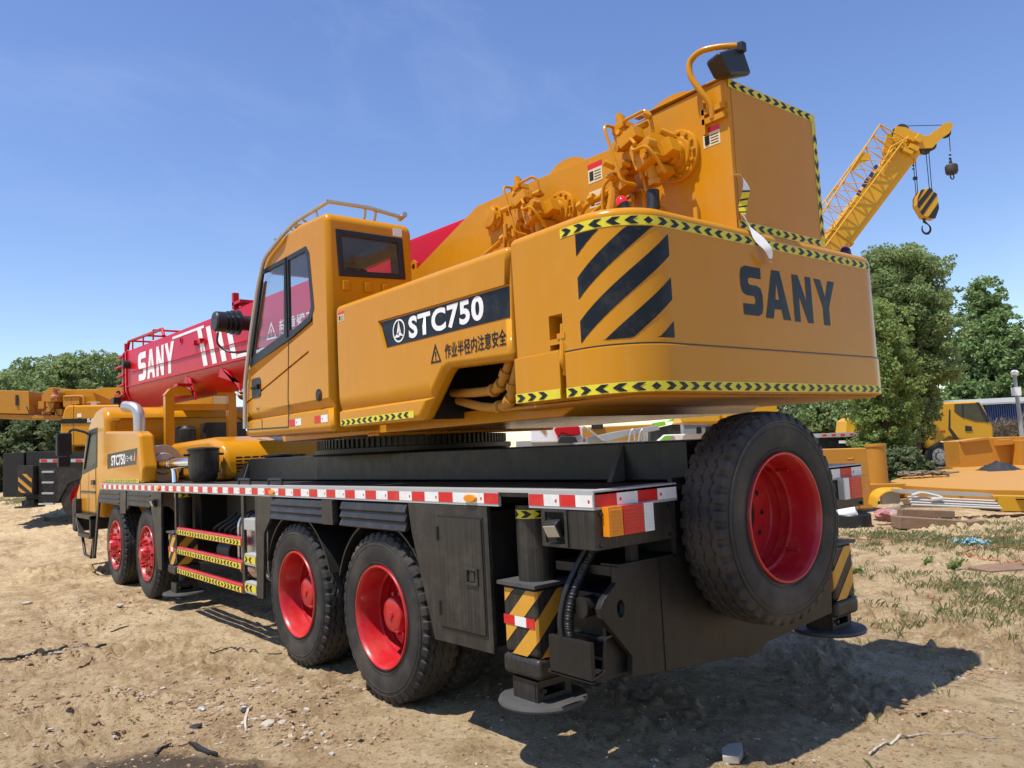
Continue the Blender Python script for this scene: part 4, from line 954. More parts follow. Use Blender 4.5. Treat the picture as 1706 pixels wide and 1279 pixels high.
for y in (3.735,3.225): redwhite(cab,lambda s,w,e:Vector((CX0-e,y-s,2.058+w)),.25,.06,unit=.125,first=1)
mb=MB(); mb.box(CX0-.003,CX0-.001,4.74,4.78,2.07,2.13); mb.build('marker_sticker','white',cab)
mb=MB(); mb.box(-.755,-.665,2.888,2.8935,3.65,3.72); mb.build('reflector','lens_w',cab,bevel=.002)
for x in (-1.22,-1.02,-.85):
    mb=MB(); mb.prism([(x-.03,3.13),(x+.03,3.13),(x+.03,3.2),(x+.02,3.215),(x-.03,3.215)],'y',2.875,2.897)
    mb.build('hinge_boss','yellow',cab,bevel=.008)
# roof rail running down the front corner
mb=MB()
x=-1.30
mb.tube(bent([tuple(at(u,v,'x',-1.405)) for u,v in ((408,714),(408,640),(418,556),(429,480),(440,430),(470,392))]+[(-1.33,3.6,3.875),(x+.01,3.02,3.905)],.10,5),.019,12)
mb.tube([(x+.01,3.02,3.905),(-.93,2.99,3.90),(-.60,2.98,3.86)],.019,12); mb.cyl((-.60,2.93,3.875),(-.60,3.03,3.86),.024)
for p,q in (((x,3.25,3.90),(x+.03,3.25,3.79)),((-1.38,3.95,3.80),(-1.30,3.93,3.74)),((-.95,3.0,3.90),(-.95,3.05,3.78)),((-.85,3.0,3.895),(-.85,3.05,3.78))): mb.cyl(p,q,.013,n=8)
for y in (3.5,3.8,4.0): mb.cyl((x,y,3.87),(x+.1,y,3.83),.010,n=8)
mb.build('roof_rail','pipe',cab)
mb=MB(); mb.lathe([(0,.03),(.03,.045),(.05,.03),(.055,0)],(x+.06,3.75,3.87),(0,0,1),16); mb.lathe([(0,.03),(.03,.045),(.05,.03),(.055,0)],(x+.05,4.15,3.80),(0,0,1),16); mb.build('roof_lamp','silver',cab)
# inside of the cab
mb=MB(); mb.box(-1.22,-.75,3.1,3.6,2.2,2.6); mb.prism([(3.12,2.6),(3.30,2.6),(3.20,3.22),(3.10,3.22)],'x',-1.18,-.78); mb.prism([(3.13,3.24),(3.22,3.24),(3.2,3.4),(3.13,3.4)],'x',-1.09,-.87); mb.build('driver_seat','seat',cab,bevel=.03)
mb=MB(); mb.box(-1.30,-.62,4.45,4.74,2.1,2.72); mb.box(-1.22,-1.12,3.55,4.0,2.6,2.72); mb.box(-.78,-.68,3.55,4.0,2.6,2.72); mb.tube(bez([(-.95,4.4,2.6),(-.95,4.25,2.8)],4),.03); mb.tube([(-.95+.19*math.cos(a),4.22+.08*math.sin(a),2.82+.17*math.sin(a)) for a in [k*math.pi/10 for k in range(20)]],.014,8,closed=True); mb.build('control_console','black_plain',cab,bevel=.015)
# ---------------------------------------------------------------- boom
BX0,BX1=-.25,.66
def bsec(y,g=0):
    zt=3.735+.029*y; zc=2.956+.0323*y-.02; zb=2.74+.0165*y; xm=(BX0+BX1)/2; x0,x1=BX0-g,BX1+g
    P=[(x0,zc),(x0,zt-.06),(x0+.02,zt-.018),(x0+.07,zt),(x1-.07,zt),(x1-.02,zt-.018),(x1,zt-.06),(x1,zc)]
    P+=[(xm+(x1-xm)*math.cos(t)**.8,zc-(zc-zb)*math.sin(t)) for t in [k*math.pi/20 for k in range(1,10)]]
    P+=[(xm-(x1-xm)*math.sin(t)**.8,zc-(zc-zb)*math.cos(t)) for t in [k*math.pi/20 for k in range(0,10)]]
    return P
def loft(ys,g=0):
    mb=MB(); S=[[(x,y,z) for x,z in bsec(y,g)] for y in ys]; n=len(S[0]); mb.v=[p for s in S for p in s]
    for i in range(len(ys)-1):
        for j in range(n): j2=(j+1)%n; mb.f.append((i*n+j,(i+1)*n+j,(i+1)*n+j2,i*n+j2)); mb.mi.append(0)
    mb.f+=[tuple(range(n))[::-1],tuple((len(ys)-1)*n+j for j in range(n))][::1]; mb.mi+=[0,0]; return mb
boom=loft([2.1,5,8,11,14.6]).build('boom','red',crane,ang=30)
Bs=lambda a,b,e: Vector((BX0-e,a,b))
def zt(y): return 3.735+.029*y
def zc(y): return 2.936+.0323*y
def Bl(y,f,e=.003): return Vector((BX0-e,y,zc(y)+(zt(y)-.06-zc(y))*f))
FB=lambda a,b,e: Bl(13.5-a*.88,b,e)
letters('lettering',[('S',0,.66,.08,.86),('A',.74,1.36,.08,.86),('N',1.46,2.0,.08,.86),('Y',2.08,2.72,.08,.86)],'white',boom,FB,.004)
mb=MB()
for k in range(4):
    mb=MB(); y=9.85-k*.42; mb.poly([Bl(y,.9,.004),Bl(y-.42*.75*.9,.05,.004),Bl(y-.42*.75*.9-.20,.05,.004),Bl(y-.20,.9,.004)]); mb.build('white_stripe','white',boom,smooth=False)
mb=MB(); mb.poly([Bl(11.2,.96,.004),Bl(11.2,.90,.004),Bl(9.52,.90,.004),Bl(9.52,.96,.004)])
mb.poly([Bl(8.1,.12,.004),Bl(8.1,.05,.004),Bl(3.4,.05,.004),Bl(3.4,.12,.004)])
mb.build('white_stripe','white',boom,smooth=False)
y0=6.6; b0=Bl(y0,.30); text('boom_lettering','起重臂下严禁站人','white',boom,Bl(y0,.26,.001),(0,-1,-.031),(0,0,1),.20,1.2,.012,.003,spacing=1.15)
mb=MB(); T=[Bl(y0+.42,.24,.004),Bl(y0+.08,.24,.004),Bl(y0+.25,.56,.004)]; Ti=[Bl(y0+.37,.27,.004),Bl(y0+.13,.27,.004),Bl(y0+.25,.49,.004)]
for i in range(3): j=(i+1)%3; mb.quad(T[i],T[j],Ti[j],Ti[i])
mb.quad(Bl(y0+.265,.30,.004),Bl(y0+.235,.30,.004),Bl(y0+.235,.42,.004),Bl(y0+.265,.42,.004)); mb.build('warning_triangle','white',boom,smooth=False)
mb=MB()
for y in (7.2,5.2): mb.lathe([(0,.075),(-.012,.075),(-.012,.055),(.0,.05)],Bl(y,.62,0),(1,0,0),20,0); mb.lathe([(-.002,.052),(-.002,0)],Bl(y,.62,0),(1,0,0),20,1)
mb.lathe([(0,.06),(-.012,.06),(-.012,.04)],Bl(10.7,.8,0),(1,0,0),20,0); mb.lathe([(-.002,.042),(-.002,0)],Bl(10.7,.8,0),(1,0,0),20,1)
mb.build('inspection_hole',['red','dark'],boom)
mb=MB()
for y in (9.9,9.6): mb.obox(Bl(y,.62,.03),(.06,.10,.07),Matrix.Identity(3))
mb.tube([Bl(10.0,.62,.02),Bl(9.55,.58,.02),Bl(9.4,.58,.02)],.012); mb.tube([Bl(14.0,.40,.015),Bl(9,.36,.015),Bl(4,.30,.015)],.008,6); mb.build('guide_bracket','red',boom)
mb=MB()  # lower chine bead, saddle fins
mb.tube([Vector((BX0-.006,14.4,zc(14.4))),Vector((BX0-.006,3,zc(3)))],.014,8)
for ya,yb in ((10.6,10.0),(8.9,8.0)):
    mb.prism([(ya,2.90+.0165*ya),(ya-.1,zc(ya)-.05),(ya-.35,zc(ya)-.12),(yb,2.72+.0165*yb-.10),(yb+.05,2.74+.0165*yb)],'x',BX0-.005,BX0+.02)
    mb.prism([(ya,2.90+.0165*ya),(ya-.1,zc(ya)-.05),(ya-.35,zc(ya)-.12),(yb,2.72+.0165*yb-.10),(yb+.05,2.74+.0165*yb)],'x',BX1-.02,BX1+.005)
mb.build('boom_saddle','red',boom)
# telescoping head at the far end
mb=MB()
for S,y0,y1,g in ((0,14.35,14.45,.03),(1,14.62,14.70,.02),(2,14.82,14.9,-.01)):
    P=bsec(y0,g); mb.prism(P,'y',y0,y1)
mb.prism(bsec(14.5,-.06),'y',14.45,15.0)
hd=mb.build('boom_head','red',boom,bevel=.006)
mb=MB()
for z in (3.25,3.45,3.65,3.85,4.05): mb.box(BX0-.05,BX0+.1,14.5,15.05,z,z+.03); 
for z in (3.30,3.86): mb.cyl((BX0-.02,14.95,z),(BX0-.02,15.30,z+.01),.028,n=10); mb.cyl((BX0+.15,14.95,z),(BX0+.15,15.3,z+.01),.02,n=8)
mb.cyl((BX0+.03,14.6,4.1),(BX0+.03,14.6,4.32),.03,n=8); mb.lathe([(-.03,.22),(.0,.25),(.03,.22)],(.2,15.05,3.35),(1,0,0),28,0,True); mb.lathe([(-.03,.22),(.0,.25),(.03,.22)],(.2,15.05,3.9),(1,0,0),28,0,True)
mb.tube([(BX0+.02,14.4,4.17),(BX0+.02,14.3,4.32),(BX0+.02,11.9,4.22),(BX0+.02,11.8,4.08)],.03,8); mb.tube([(BX0+.5,14.4,4.17),(BX0+.5,14.3,4.30),(BX0+.5,11.9,4.22),(BX0+.5,11.8,4.08)],.03,8)
for y in (14.0,13.2,12.5): mb.tube([(BX0+.02,y,4.29),(BX0+.5,y,4.29)],.02,6); mb.cyl((BX0+.02,y,4.1),(BX0+.02,y,4.29),.016,n=6)
mb.box(BX0-.02,BX0+.08,14.75,14.85,2.75,3.2)
mb.build('head_fitting','red',hd)
mb=MB(); mb.cyl((BX0-.14,14.15,3.83),(BX0,14.15,3.83),.085,n=16); mb.obox((BX0-.06,14.95,3.16),(.2,.25,.13),Matrix.Identity(3)); mb.obox((BX0-.02,14.9,2.99),(.05,.1,.2),Matrix.Identity(3)); mb.build('head_lamp','black_plain',hd)
# cable reel and lifting cylinder
mb=MB(); o=(BX0,7.55,3.64); mb.lathe([(-.50,0),(-.50,.12),(-.48,.135),(-.36,.135),(-.35,.105),(-.33,.105),(-.33,.15),(-.31,.15),(-.31,.105),(-.27,.105),(-.27,.165),(-.25,.165),(-.25,.11),(-.2,.11),(-.2,.17),(-.17,.17),(-.17,.1),(0,.1)],o,(1,0,0),28); rl=mb.build('cable_reel','black_plain',boom)
mb=MB(); mb.tube(bez([(-.65,7.7,3.52),(-.62,7.8,3.38),(-.5,7.7,3.26),(-.35,7.4,3.24),(-.27,7.2,3.26)],8),.014,8); mb.build('cable','black_plain',rl)
mb=MB(); mb.box(BX0-.02,BX0+.06,8.15,8.22,3.95,4.18); mb.box(BX0-.02,BX0+.3,7.9,8.22,4.0,4.04); mb.build('roller_bracket','red',boom)
mb=MB(); mb.cyl((.2,4.6,2.35),(.2,8.15,2.72),.17,n=28); mb.cyl((.2,8.15,2.72),(.2,8.25,2.73),.185,n=28); lc=mb.build('lift_cylinder','black_plain',crane)
mb=MB(); mb.cyl((.2,8.2,2.725),(.2,9.1,2.82),.11,n=24); mb.build('piston_rod','chrome',lc)
mb=MB(); mb.cyl((-.12,7.0,2.72),(-.12,8.3,2.78),.05,n=14); mb.build('balance_pipe','chrome',lc)
# ---------------------------------------------------------------- carrier cab and engine bay at the far end
mb=MB(); mb.prism([(11.30,1.50),(11.30,2.62),(11.45,2.76),(11.75,2.80),(12.1,2.77),(12.55,2.60),(12.92,2.25),(13.25,1.7),(13.75,1.35),(13.75,.95),(11.75,.95),(11.5,1.45)],'x',-1.30,1.30)
fc=mb.build('carrier_cab','yellow',crane,bevel=.10,seg=5)
c1=MB(); c1.prism(rrect(-1.14,1.0,1.75,2.58,.12),'y',11.2,11.36); c2=MB(); c2.prism([(12.55,2.40),(13.05,1.72),(11.95,1.85),(11.90,2.42)],'x',-1.4,-1.27)
cut(fc,c1,c2)
mb=MB(); mb.prism([(12.55,2.40),(13.05,1.72),(11.95,1.85),(11.90,2.42)],'x',-1.285,-1.28); mb.build('side_window','glass_black',fc)
mb=MB(); mb.prism([(12.62,2.45),(13.11,1.68),(11.90,1.80),(11.85,2.47)],'x',-1.305,-1.29,holes=[[(12.52,2.37),(13.0,1.76),(11.98,1.88),(11.94,2.39)]]); mb.build('window_frame','black_plain',fc)
mb=MB(); mb.box(-1.306,-1.302,12.0,12.02,.98,1.8); mb.box(-1.306,-1.302,13.3,13.32,.98,1.7); mb.box(-1.31,-1.302,12.05,13.3,1.36,1.39); mb.box(-1.325,-1.303,12.08,12.3,1.50,1.58); mb.build('door_gap','black_plain',fc)
mb=MB(); mb.prism([(13.75,.62),(13.75,1.25),(13.95,1.25),(13.95,.62)],'x',-1.33,1.33); mb.build('front_bumper','black_side',fc,bevel=.05)
mb=MB(); 
mb.box(-1.40,-1.30,11.95,12.03,.62,.98); mb.box(-1.40,-1.30,13.2,13.28,.7,1.25); mb.box(-1.40,-1.28,11.95,13.28,.92,.99); mb.box(-1.41,-1.28,12.0,12.95,.60,.66); mb.prism([(13.28,.95),(13.2,.95),(12.9,.60),(12.98,.60)],'x',-1.40,-1.30); mb.tube([(-1.35,12.9,.62),(-1.36,12.6,.30),(-1.36,12.1,.28),(-1.34,12.0,.62)],.025,8); mb.box(-1.37,-1.32,11.9,12.0,.28,.62)
mb.build('boarding_step','black_side',fc,bevel=.01)
mb=MB(); mb.tube(bez([(-1.28,12.5,2.36),(-1.42,12.55,2.44),(-1.60,12.6,2.42),(-1.62,12.6,1.85)],6),.022,8); mr_=mb.build('mirror_arm','black_plain',fc)
mb=MB(); mb.box(-1.80,-1.56,12.55,12.65,2.02,2.42); mb.box(-1.78,-1.58,12.55,12.65,1.82,2.0); mb.build('mirror','black_plain',mr_,bevel=.03)
mb=MB(); mb.box(-1.77,-1.59,12.543,12.549,2.05,2.39); mb.box(-1.76,-1.60,12.543,12.549,1.84,1.98); mb.build('mirror_glass','glass_black',mr_)
# side panel carrying the model plate
mb=MB(); mb.prism([(11.27,1.54),(8.92,1.54),(8.86,1.75),(9.02,2.22),(9.22,2.275),(11.15,2.37),(11.27,2.30)],'x',-1.33,-1.13); sp_=mb.build('engine_side_panel','yellow',crane,bevel=.04,seg=4)
c=MB(); c.prism([(11.0,1.995),(9.12,2.04),(9.20,1.80),(11.0,1.755)],'x',-1.4,-1.322); cut(sp_,c)
mb=MB(); mb.prism([(10.98,1.99),(9.14,2.034),(9.215,1.806),(10.98,1.762)],'x',-1.3235,-1.3215); mb.build('name_plate','navy',sp_)
text('lettering','STC750','white',sp_,(-1.3245,10.75,1.80),(0,-1,.015),(0,0,1),.165,1.30,.03,.002)
text('maker_lettering','三一帕','white',sp_,(-1.3245,9.78,1.855),(0,-1,.015),(0,0,1),.09,1.25,.01,.002)
mb=MB(); mb.prism([(9.36,1.86),(9.26,1.86),(9.27,1.98),(9.30,1.98)],'x',-1.327,-1.325); mb.build('red_mark','lens_r',sp_)
chevron_tape(sp_,lambda s,w,e:Vector((-1.332-e,11.2-s,1.545+w)),2.15,.055,.10,seg=3)
mb=MB(); mb.box(-1.1,-.4,11.0,11.27,1.53,2.2); mb.build('bay_wall','yellow',sp_)
# exhaust, muffler, intake
mb=MB(); mb.tube(bez([(-1.09,10.0,1.9),(-1.09,10.0,2.45),(-1.10,10.03,2.60),(-1.14,10.12,2.68),(-1.22,10.3,2.71)],8),.085,20); mb.lathe([(0,.085),(.002,.06)],(-1.22,10.3,2.71),(-.4,.9,.1),20); mb.build('exhaust_pipe','pipe',crane)
mb=MB(); mb.cyl((-.98,9.15,1.80),(-.98,9.6,1.80),.27,n=36); mb.lathe([(-.01,.16),(-.05,.15),(-.06,.0)],(-.98,9.15,1.80),(0,1,0),28); mu=mb.build('muffler','pipe',crane,bevel=.01)
mb=MB(); mb.tube(bez([(-1.05,9.08,1.79),(-1.02,8.5,1.79),(-.98,7.7,1.79)],6),.075,18); mb.tube(bez([(-1.02,8.55,1.78),(-1.0,8.52,1.66),(-1.0,8.5,1.53)],5),.045,14); mb.lathe([(-.02,.08),(-.02,.09),(.02,.09),(.02,.08)],(-1.02,8.55,1.79),(0,1,0),20); mb.build('intake_pipe','chrome',crane)
mb=MB(); mb.lathe([(0,.13),(.06,.17),(.16,.185),(.40,.185),(.41,.20),(.43,.20),(.44,.15),(.45,0)],(-.95,7.45,1.535),(0,0,1),32); mb.box(-1.2,-.7,7.42,7.50,1.87,1.90); mb.build('air_cleaner','black_side',crane)
mb=MB(); mb.prism([(10.1,1.54),(10.1,2.02),(9.8,2.10),(8.0,2.12),(7.6,2.03),(7.45,1.85),(7.42,1.54)],'x',-.70,.95); hd_=mb.build('engine_hood','yellow',crane,bevel=.10,seg=5)
mb=MB()
for i in range(10):
    for k in range(7):
        y=8.05-i*.06+0; 
        mb.obox((-.705+ -.002,7.62+i*.075,1.66+k*.045),(.012,.05,.022),Matrix.Identity(3))
for i in range(9):
    for k in range(6): mb.obox((-.5+i*.11,7.425-.0,1.60+k*.045),(.08,.03,.022),Matrix.Rotation(R(-9) if k>5 else 0,3,'X'))
mb.build('grille','dark',hd_)
mb=MB(); mb.lathe([(0,.20),(.08,.20),(.10,.14),(.14,.10),(.16,.12),(.20,.20),(.22,.2),(.225,.0)],(-.15,6.95,1.62),(0,0,1),28); mb.box(-.35,.1,6.9,7.0,1.55,1.64); mb.build('pump_cover','black_side',crane)
# boom rest
mb=MB()
mb.box(-.73,-.60,9.92,10.04,1.54,2.86); mb.box(.24,.37,9.92,10.04,1.54,2.86); mb.box(-.60,.24,9.94,10.02,2.62,2.72); mb.prism([(-.74,2.86),(-.33,2.86),(-.42,2.96),(-.54,3.01),(-.66,2.96)],'y',9.90,10.06); mb.prism([(.05,2.86),(.38,2.86),(.30,2.96),(.15,3.0)],'y',9.90,10.06)
br_=mb.build('boom_rest','yellow',crane,smooth=False)
mb=MB(); mb.box(-.56,-.34,9.88,10.08,3.0,3.04); mb.build('rest_pad','red',br_)
mb=MB(); mb.box(-.40,-.12,10.5,10.8,2.05,2.4); mb.lathe([(0,.14),(.25,.14),(.26,.1),(.3,.08)],(-.25,10.5,2.1),(0,0,1),18); mb.box(.05,.75,10.5,10.8,2.1,2.45); mb.box(-.9,1.0,10.85,10.95,1.54,2.05); mb.build('cooling_unit','black_side',crane,bevel=.02)
# ---------------------------------------------------------------- vegetation
def leaves(rng,P,size,up=.35,elong=1.6):
    n=len(P); d=rng.normal(size=(n,3)); d[:,2]=np.abs(d[:,2])*(1+up)+.0; d/=np.linalg.norm(d,axis=1)[:,None]
    a=np.cross(d,rng.normal(size=(n,3))); a/=np.linalg.norm(a,axis=1)[:,None]; b=np.cross(d,a)
    s=(size*rng.uniform(.6,1.35,n))[:,None]; a=a*s*elong*.5; b=b*s*.5
    return np.stack([P-a,P-b*.9,P+a,P+b*.9],1).reshape(-1,3)
def leaf_mesh(name,V,mat,parent):
    n=len(V)//4; me=bpy.data.meshes.new(name); me.vertices.add(n*4); me.vertices.foreach_set('co',V.astype(np.float32).ravel())
    me.loops.add(n*4); me.loops.foreach_set('vertex_index',np.arange(n*4,dtype=np.int32)); me.polygons.add(n); me.polygons.foreach_set('loop_start',(np.arange(n)*4).astype(np.int32))
    me.update(calc_edges=True); me.materials.append(M[mat]); o=bpy.data.objects.new(name,me); COL.objects.link(o); attach(o,parent); return o
def tree(name,label,base,h,env,mat,n=14000,leaf=.16,seed=1,trunk_r=.14,ncl=90,clr=.5,z0=.2,lean=(0,0),group=None,elong=1.6,cat='tree'):
    """env(t): crown radius at fraction t of the height"""
    rng=np.random.RandomState(seed); t=thing(name,label,cat,base,group=group)
    C=[]
    while len(C)<ncl:
        q=rng.uniform(z0,1); r=env(q); a=rng.uniform(0,2*math.pi); k=math.sqrt(rng.uniform(.12,1))
        if rng.uniform()<r/max(env(x) for x in (.3,.45,.6)) : C.append((r*k*math.cos(a)+lean[0]*q,r*k*math.sin(a)+lean[1]*q,q*h))
    C=np.array(C); rad=clr*rng.uniform(.55,1.25,ncl)
    ns=ncl//2; q=rng.uniform(z0,.95,ns); a=rng.uniform(0,2*math.pi,ns); rr=np.array([env(min(x,.99)) for x in q])*rng.uniform(.95,1.2,ns)+clr*.5
    S=np.stack([rr*np.cos(a)+lean[0]*q,rr*np.sin(a)+lean[1]*q,q*h+clr*rng.uniform(0,.7,ns)],1); C=np.vstack([C,S]); rad=np.concatenate([rad,clr*rng.uniform(.2,.45,ns)])
    wts=rad**2; idx=rng.choice(len(C),n,p=wts/wts.sum())
    u=rng.normal(size=(n,3)); u/=np.linalg.norm(u,axis=1)[:,None]; P=C[idx]+u*(rad[idx]*rng.uniform(.2,1,n)**.5)[:,None]*np.array([1,1,.72])
    P=P[P[:,2]>.05]
    mb=MB(); top=Vector((lean[0],lean[1],h*.92)); pts=bez([(0,0,-.15),(.06*h*.2,0,h*.25),(lean[0]*.5,lean[1]*.5+.05,h*.55),tuple(top)],6); m=len(pts); mb.tube(pts,[trunk_r*(1-.85*i/(m-1)) for i in range(m)],9)
    for k in range(min(ncl,34)):
        c=Vector(C[k]); zq=max(.12*h,min(.8*h,c.z-.55*math.hypot(c.x,c.y)-.1*h)); i=int(zq/h*(m-1)); s=pts[min(i,m-1)]
        mid=(s+c)/2+Vector((0,0,.08*h)); mb.tube(bez([s,mid,c],4),[trunk_r*.42*(1-.85*j/8) for j in range(9)],5)
    mb.build('trunk','bark',t); leaf_mesh('crown',leaves(rng,P,leaf,elong=elong),mat,t); return t
def gp(u,v_top,dep):
    """ground point below a picture column at a given depth"""
    p=far(u,700,dep); return Vector((p.x,p.y,gz(p.x,p.y)-.03))
def hgt(u,v,dep):
    p=far(u,v,dep); return p.z-gz(p.x,p.y)
# right hand trees
b=gp(1522,0,27); h=hgt(1520,408,27)
tree('locust_tree','tall feathery grey green tree right of the big crane counterweight',b,h,lambda q:(1.5 if q>.42 else .6)*(1-abs((q-.58)/.52)**2.4)**.5 if abs(q-.58)<.52 else .25,'leaf_dull',80000,.075,3,.15,320,.44,.17)
b=gp(1470,0,24.5); h=hgt(1482,500,24.5)
tree('elm_tree','bushy fresh green tree with low branches in front of the yellow truck cab deck',b,h,lambda q:.95*(1-abs((q-.55)/.52)**2)**.5 if abs(q-.52)<.55 else .3,'leaf_bright',34000,.065,5,.12,190,.34,.16)
b=gp(1662,0,46); h=hgt(1662,455,46)
tree('plane_tree','broad leaved pyramid shaped tree at the right edge beyond the yellow truck cab',b,h,lambda q:max(.15,3.7*(1-q)**.85*min(1,q/.12)),'leaf_plane',46000,.19,8,.2,380,.6,.12,elong=1.15)
b=gp(1722,0,49); tree('broad_tree','broad leaved tree cut off by the right edge of the picture',b,6.8,lambda q:2.6*(1-abs((q-.5)/.55)**2)**.5 if abs(q-.5)<.55 else .4,'leaf_plane',16000,.26,9,.2,150,.6,.05,elong=1.15)
b=gp(1700,0,52); tree('leafy_tree','dark green tree behind the blue metal shed',b,6.0,lambda q:3.2*(1-abs((q-.5)/.58)**2)**.5 if abs(q-.5)<.58 else .4,'leaf_dark',9000,.3,19,.2,80,.9,.05)
for i,(u,vt,dep,r,lab) in enumerate(((1225,676,44,2.6,'low grey green shrub under the counterweight, left of its row'),(1310,668,46,2.8,'low grey green shrub under the counterweight, middle of its row'),(1400,655,42,2.4,'low grey green shrub just left of the locust tree trunk'))):
    b=gp(u,0,dep); tree('shrub',lab,b,hgt(u,vt,dep),lambda q:r*(1-abs((q-.45)/.62)**2)**.5 if abs(q-.45)<.62 else .3,'leaf_dull' if i!=1 else 'leaf_dark',13000,.17,20+i,.1,110,.6,.05,group='shrubs beyond the yard',cat='shrub')
b=gp(1492,0,23.5); tree('shrub','dark low bush hiding the wheels of the yellow truck at the foot of the tree',b,1.1,lambda q:.85*(1-abs((q-.4)/.65)**2)**.5 if abs(q-.4)<.65 else .3,'leaf_dark',11000,.075,33,.05,80,.24,.05,cat='shrub')
# left hand trees and hedge
for i,(u,vt,dep,r,mt,lab) in enumerate(((-30,625,47,3.6,'leaf_dull','rounded tree at the left edge of the picture behind the neighbouring crane'),(75,600,45,3.5,'leaf_dull','feathery tree above the neighbouring crane boom, between two others'),(160,592,43,2.9,'leaf_dull','feathery tree just left of the red boom head'),(228,640,44,3.2,'leaf_dull','tree half hidden behind the red boom head'))):
    b=gp(u,0,dep); tree('acacia_tree',lab,b,hgt(u,vt,dep),lambda q:r*(1-abs((q-.62)/.45)**2)**.5 if abs(q-.62)<.45 else .3,mt,34000,.125,40+i,.2,260,.55,.25,group='trees behind the neighbouring crane')
for i,(u,vt,dep,r) in enumerate(((-20,690,40,2.2),(40,683,40,2.2),(100,686,40,2.2))):
    b=gp(u,0,dep); tree('hedge_bush',('dark hedge bush at the left edge under the neighbouring boom','dark hedge bush under the middle of the neighbouring boom','dark hedge bush beside the neighbouring crane house')[i],b,hgt(u,vt,dep),lambda q:r*(1-abs((q-.45)/.62)**3)**.5 if abs(q-.45)<.62 else .4,'leaf_dark',9000,.17,60+i,.1,70,.55,.04,group='hedge behind the neighbouring crane',cat='bush')
# grass and weeds
def grass():
    rng=np.random.RandomState(5); V=[]; 
    cl=[]
    for (u,v,su,sv,n) in ((1570,902,120,9,300),(1450,895,60,6,90),(1660,912,60,10,130),(1600,985,55,12,70),(1650,1005,50,25,90),(1540,960,50,8,25),(1500,1040,60,10,12),(1690,880,40,8,90),(1700,1010,40,30,40),(1570,1030,60,14,18),(30,842,30,3,200),(1560,1140,120,60,10),(1440,930,30,30,18)):
        for _ in range(n):
            p=at(u+rng.normal()*su,max(838 if u<200 else 872,v+rng.normal()*sv),'z',0.0 if u>200 else .68); cl.append((p.x,p.y))
    for (x,y) in cl:
        z=gz(x,y); 
        for _ in range(rng.randint(6,16)):
            bx,by=x+rng.normal()*.045,y+rng.normal()*.045; hh=rng.uniform(.02,.075); a=rng.uniform(0,6.28); l=rng.uniform(.2,1.2)*hh; wd=.0026
            dx,dy=math.cos(a),math.sin(a)
            V+=[(bx-dy*wd,by+dx*wd,z-.01),(bx+dy*wd,by-dx*wd,z-.01),(bx+dx*l*.4+dy*wd*.7,by+dy*l*.4-dx*wd*.7,z+hh*.7),(bx+dx*l,by+dy*l,z+hh)]
    o=leaf_mesh('grass',np.array(V),'grass',None); o['kind']='stuff'
grass()
def weed(u,v,h,label,seed):
    rng=np.random.RandomState(seed); p=at(u,v,'z',0); t=thing('weed',label,'weed',(p.x,p.y,gz(p.x,p.y)),group='weeds on the bare ground')
    mb=MB(); L=[]
    for k in range(12):
        a=rng.uniform(0,6.28); l=rng.uniform(.4,1)*h; e=Vector((math.cos(a)*l*.8,math.sin(a)*l*.8,l*rng.uniform(.4,1))); mb.tube([(0,0,-.01),e*.5+Vector((0,0,.02)),e],[.004,.003,.002],5)
        for q in np.linspace(.2,1,9): L.append(e*q+Vector(rng.normal(size=3))*.012)
    mb.build('stem','bark',t); leaf_mesh('foliage',leaves(rng,np.array([tuple(x) for x in L]),.035),'leaf_bright',t)
weed(1590,948,.16,'largest leafy weed left of the flat brown board',1); weed(1427,960,.10,'small leafy weed next to the far outrigger, beside red scrap',2); weed(1418,997,.07,'tiny weed just behind the far outrigger foot',3); weed(1545,938,.08,'low weed left of the largest leafy weed',4)
# ---------------------------------------------------------------- background machines
ANG=math.atan2(RT.y,RT.x); RZ=Matrix.Rotation(ANG,3,'Z')
FH=Vector((FW.x,FW.y,0)).normalized()
def frame(root,dep):
    b=Vector(root.location); inv=RZ.inverted()
    def f(u,v,dd=0.0):
        d=RT*((u-853)/FPX)-UPV*((v-639.5)/FPX)+FW
        t=(dep)/d.dot(FH); q=inv@(CAM+d*t-b); return Vector((q.x,q.y+dd,q.z))
    return f
def slab(mb,f,pts,d0,d1,m=0):
    """outline given at the front plane, with real thickness from d0 to d1 in depth"""
    P=[f(*p) for p in pts]; y=sum(p.y for p in P)/len(P); mb.prism([(p.x,p.z) for p in P],'y',y+d0,y+d1,m); return mb
def place(name,label,cat,u,v,dep,group=None):
    p=CAM+ (RT*((u-853)/FPX)-UPV*((v-639.5)/FPX)+FW)*(dep/((RT*((u-853)/FPX)-UPV*((v-639.5)/FPX)+FW).dot(FH)))
    return thing(name,label,cat,(p.x,p.y,gz(p.x,p.y)),ANG,group)
# --- neighbouring crane on the left
nb=place('truck_crane','yellow truck crane with black outrigger box, beyond the big crane front cab','truck crane',120,868,20)
f=frame(nb,20)
mb=MB(); slab(mb,f,[(4,755),(40,753),(40,828),(4,828)],.0,1.6); mb.build('tail_box','black',nb,bevel=.03)
mb=MB(); slab(mb,f,[(41,752),(190,752),(230,752),(230,790),(140,790),(110,800),(100,838),(41,838)],.05,2.3); mb.build('chassis','black',nb,bevel=.02)
mb=MB(); slab(mb,f,[(66,765),(300,763),(300,790),(150,792),(115,806),(98,838),(66,838)],-.06,.05); mb.build('fender','black_side',nb,bevel=.02)
mb=MB(); slab(mb,f,[(70,764.5),(145,764),(145,769.5),(70,770)],-.10,-.06); mb.build('edge_trim','silver',nb)
mb=MB()
for a in (72,92,130): slab(mb,f,[(a,765),(a+10,765),(a+10,769),(a,769)],-.11,-.10)
mb.build('reflective_tape','tape_r',nb)
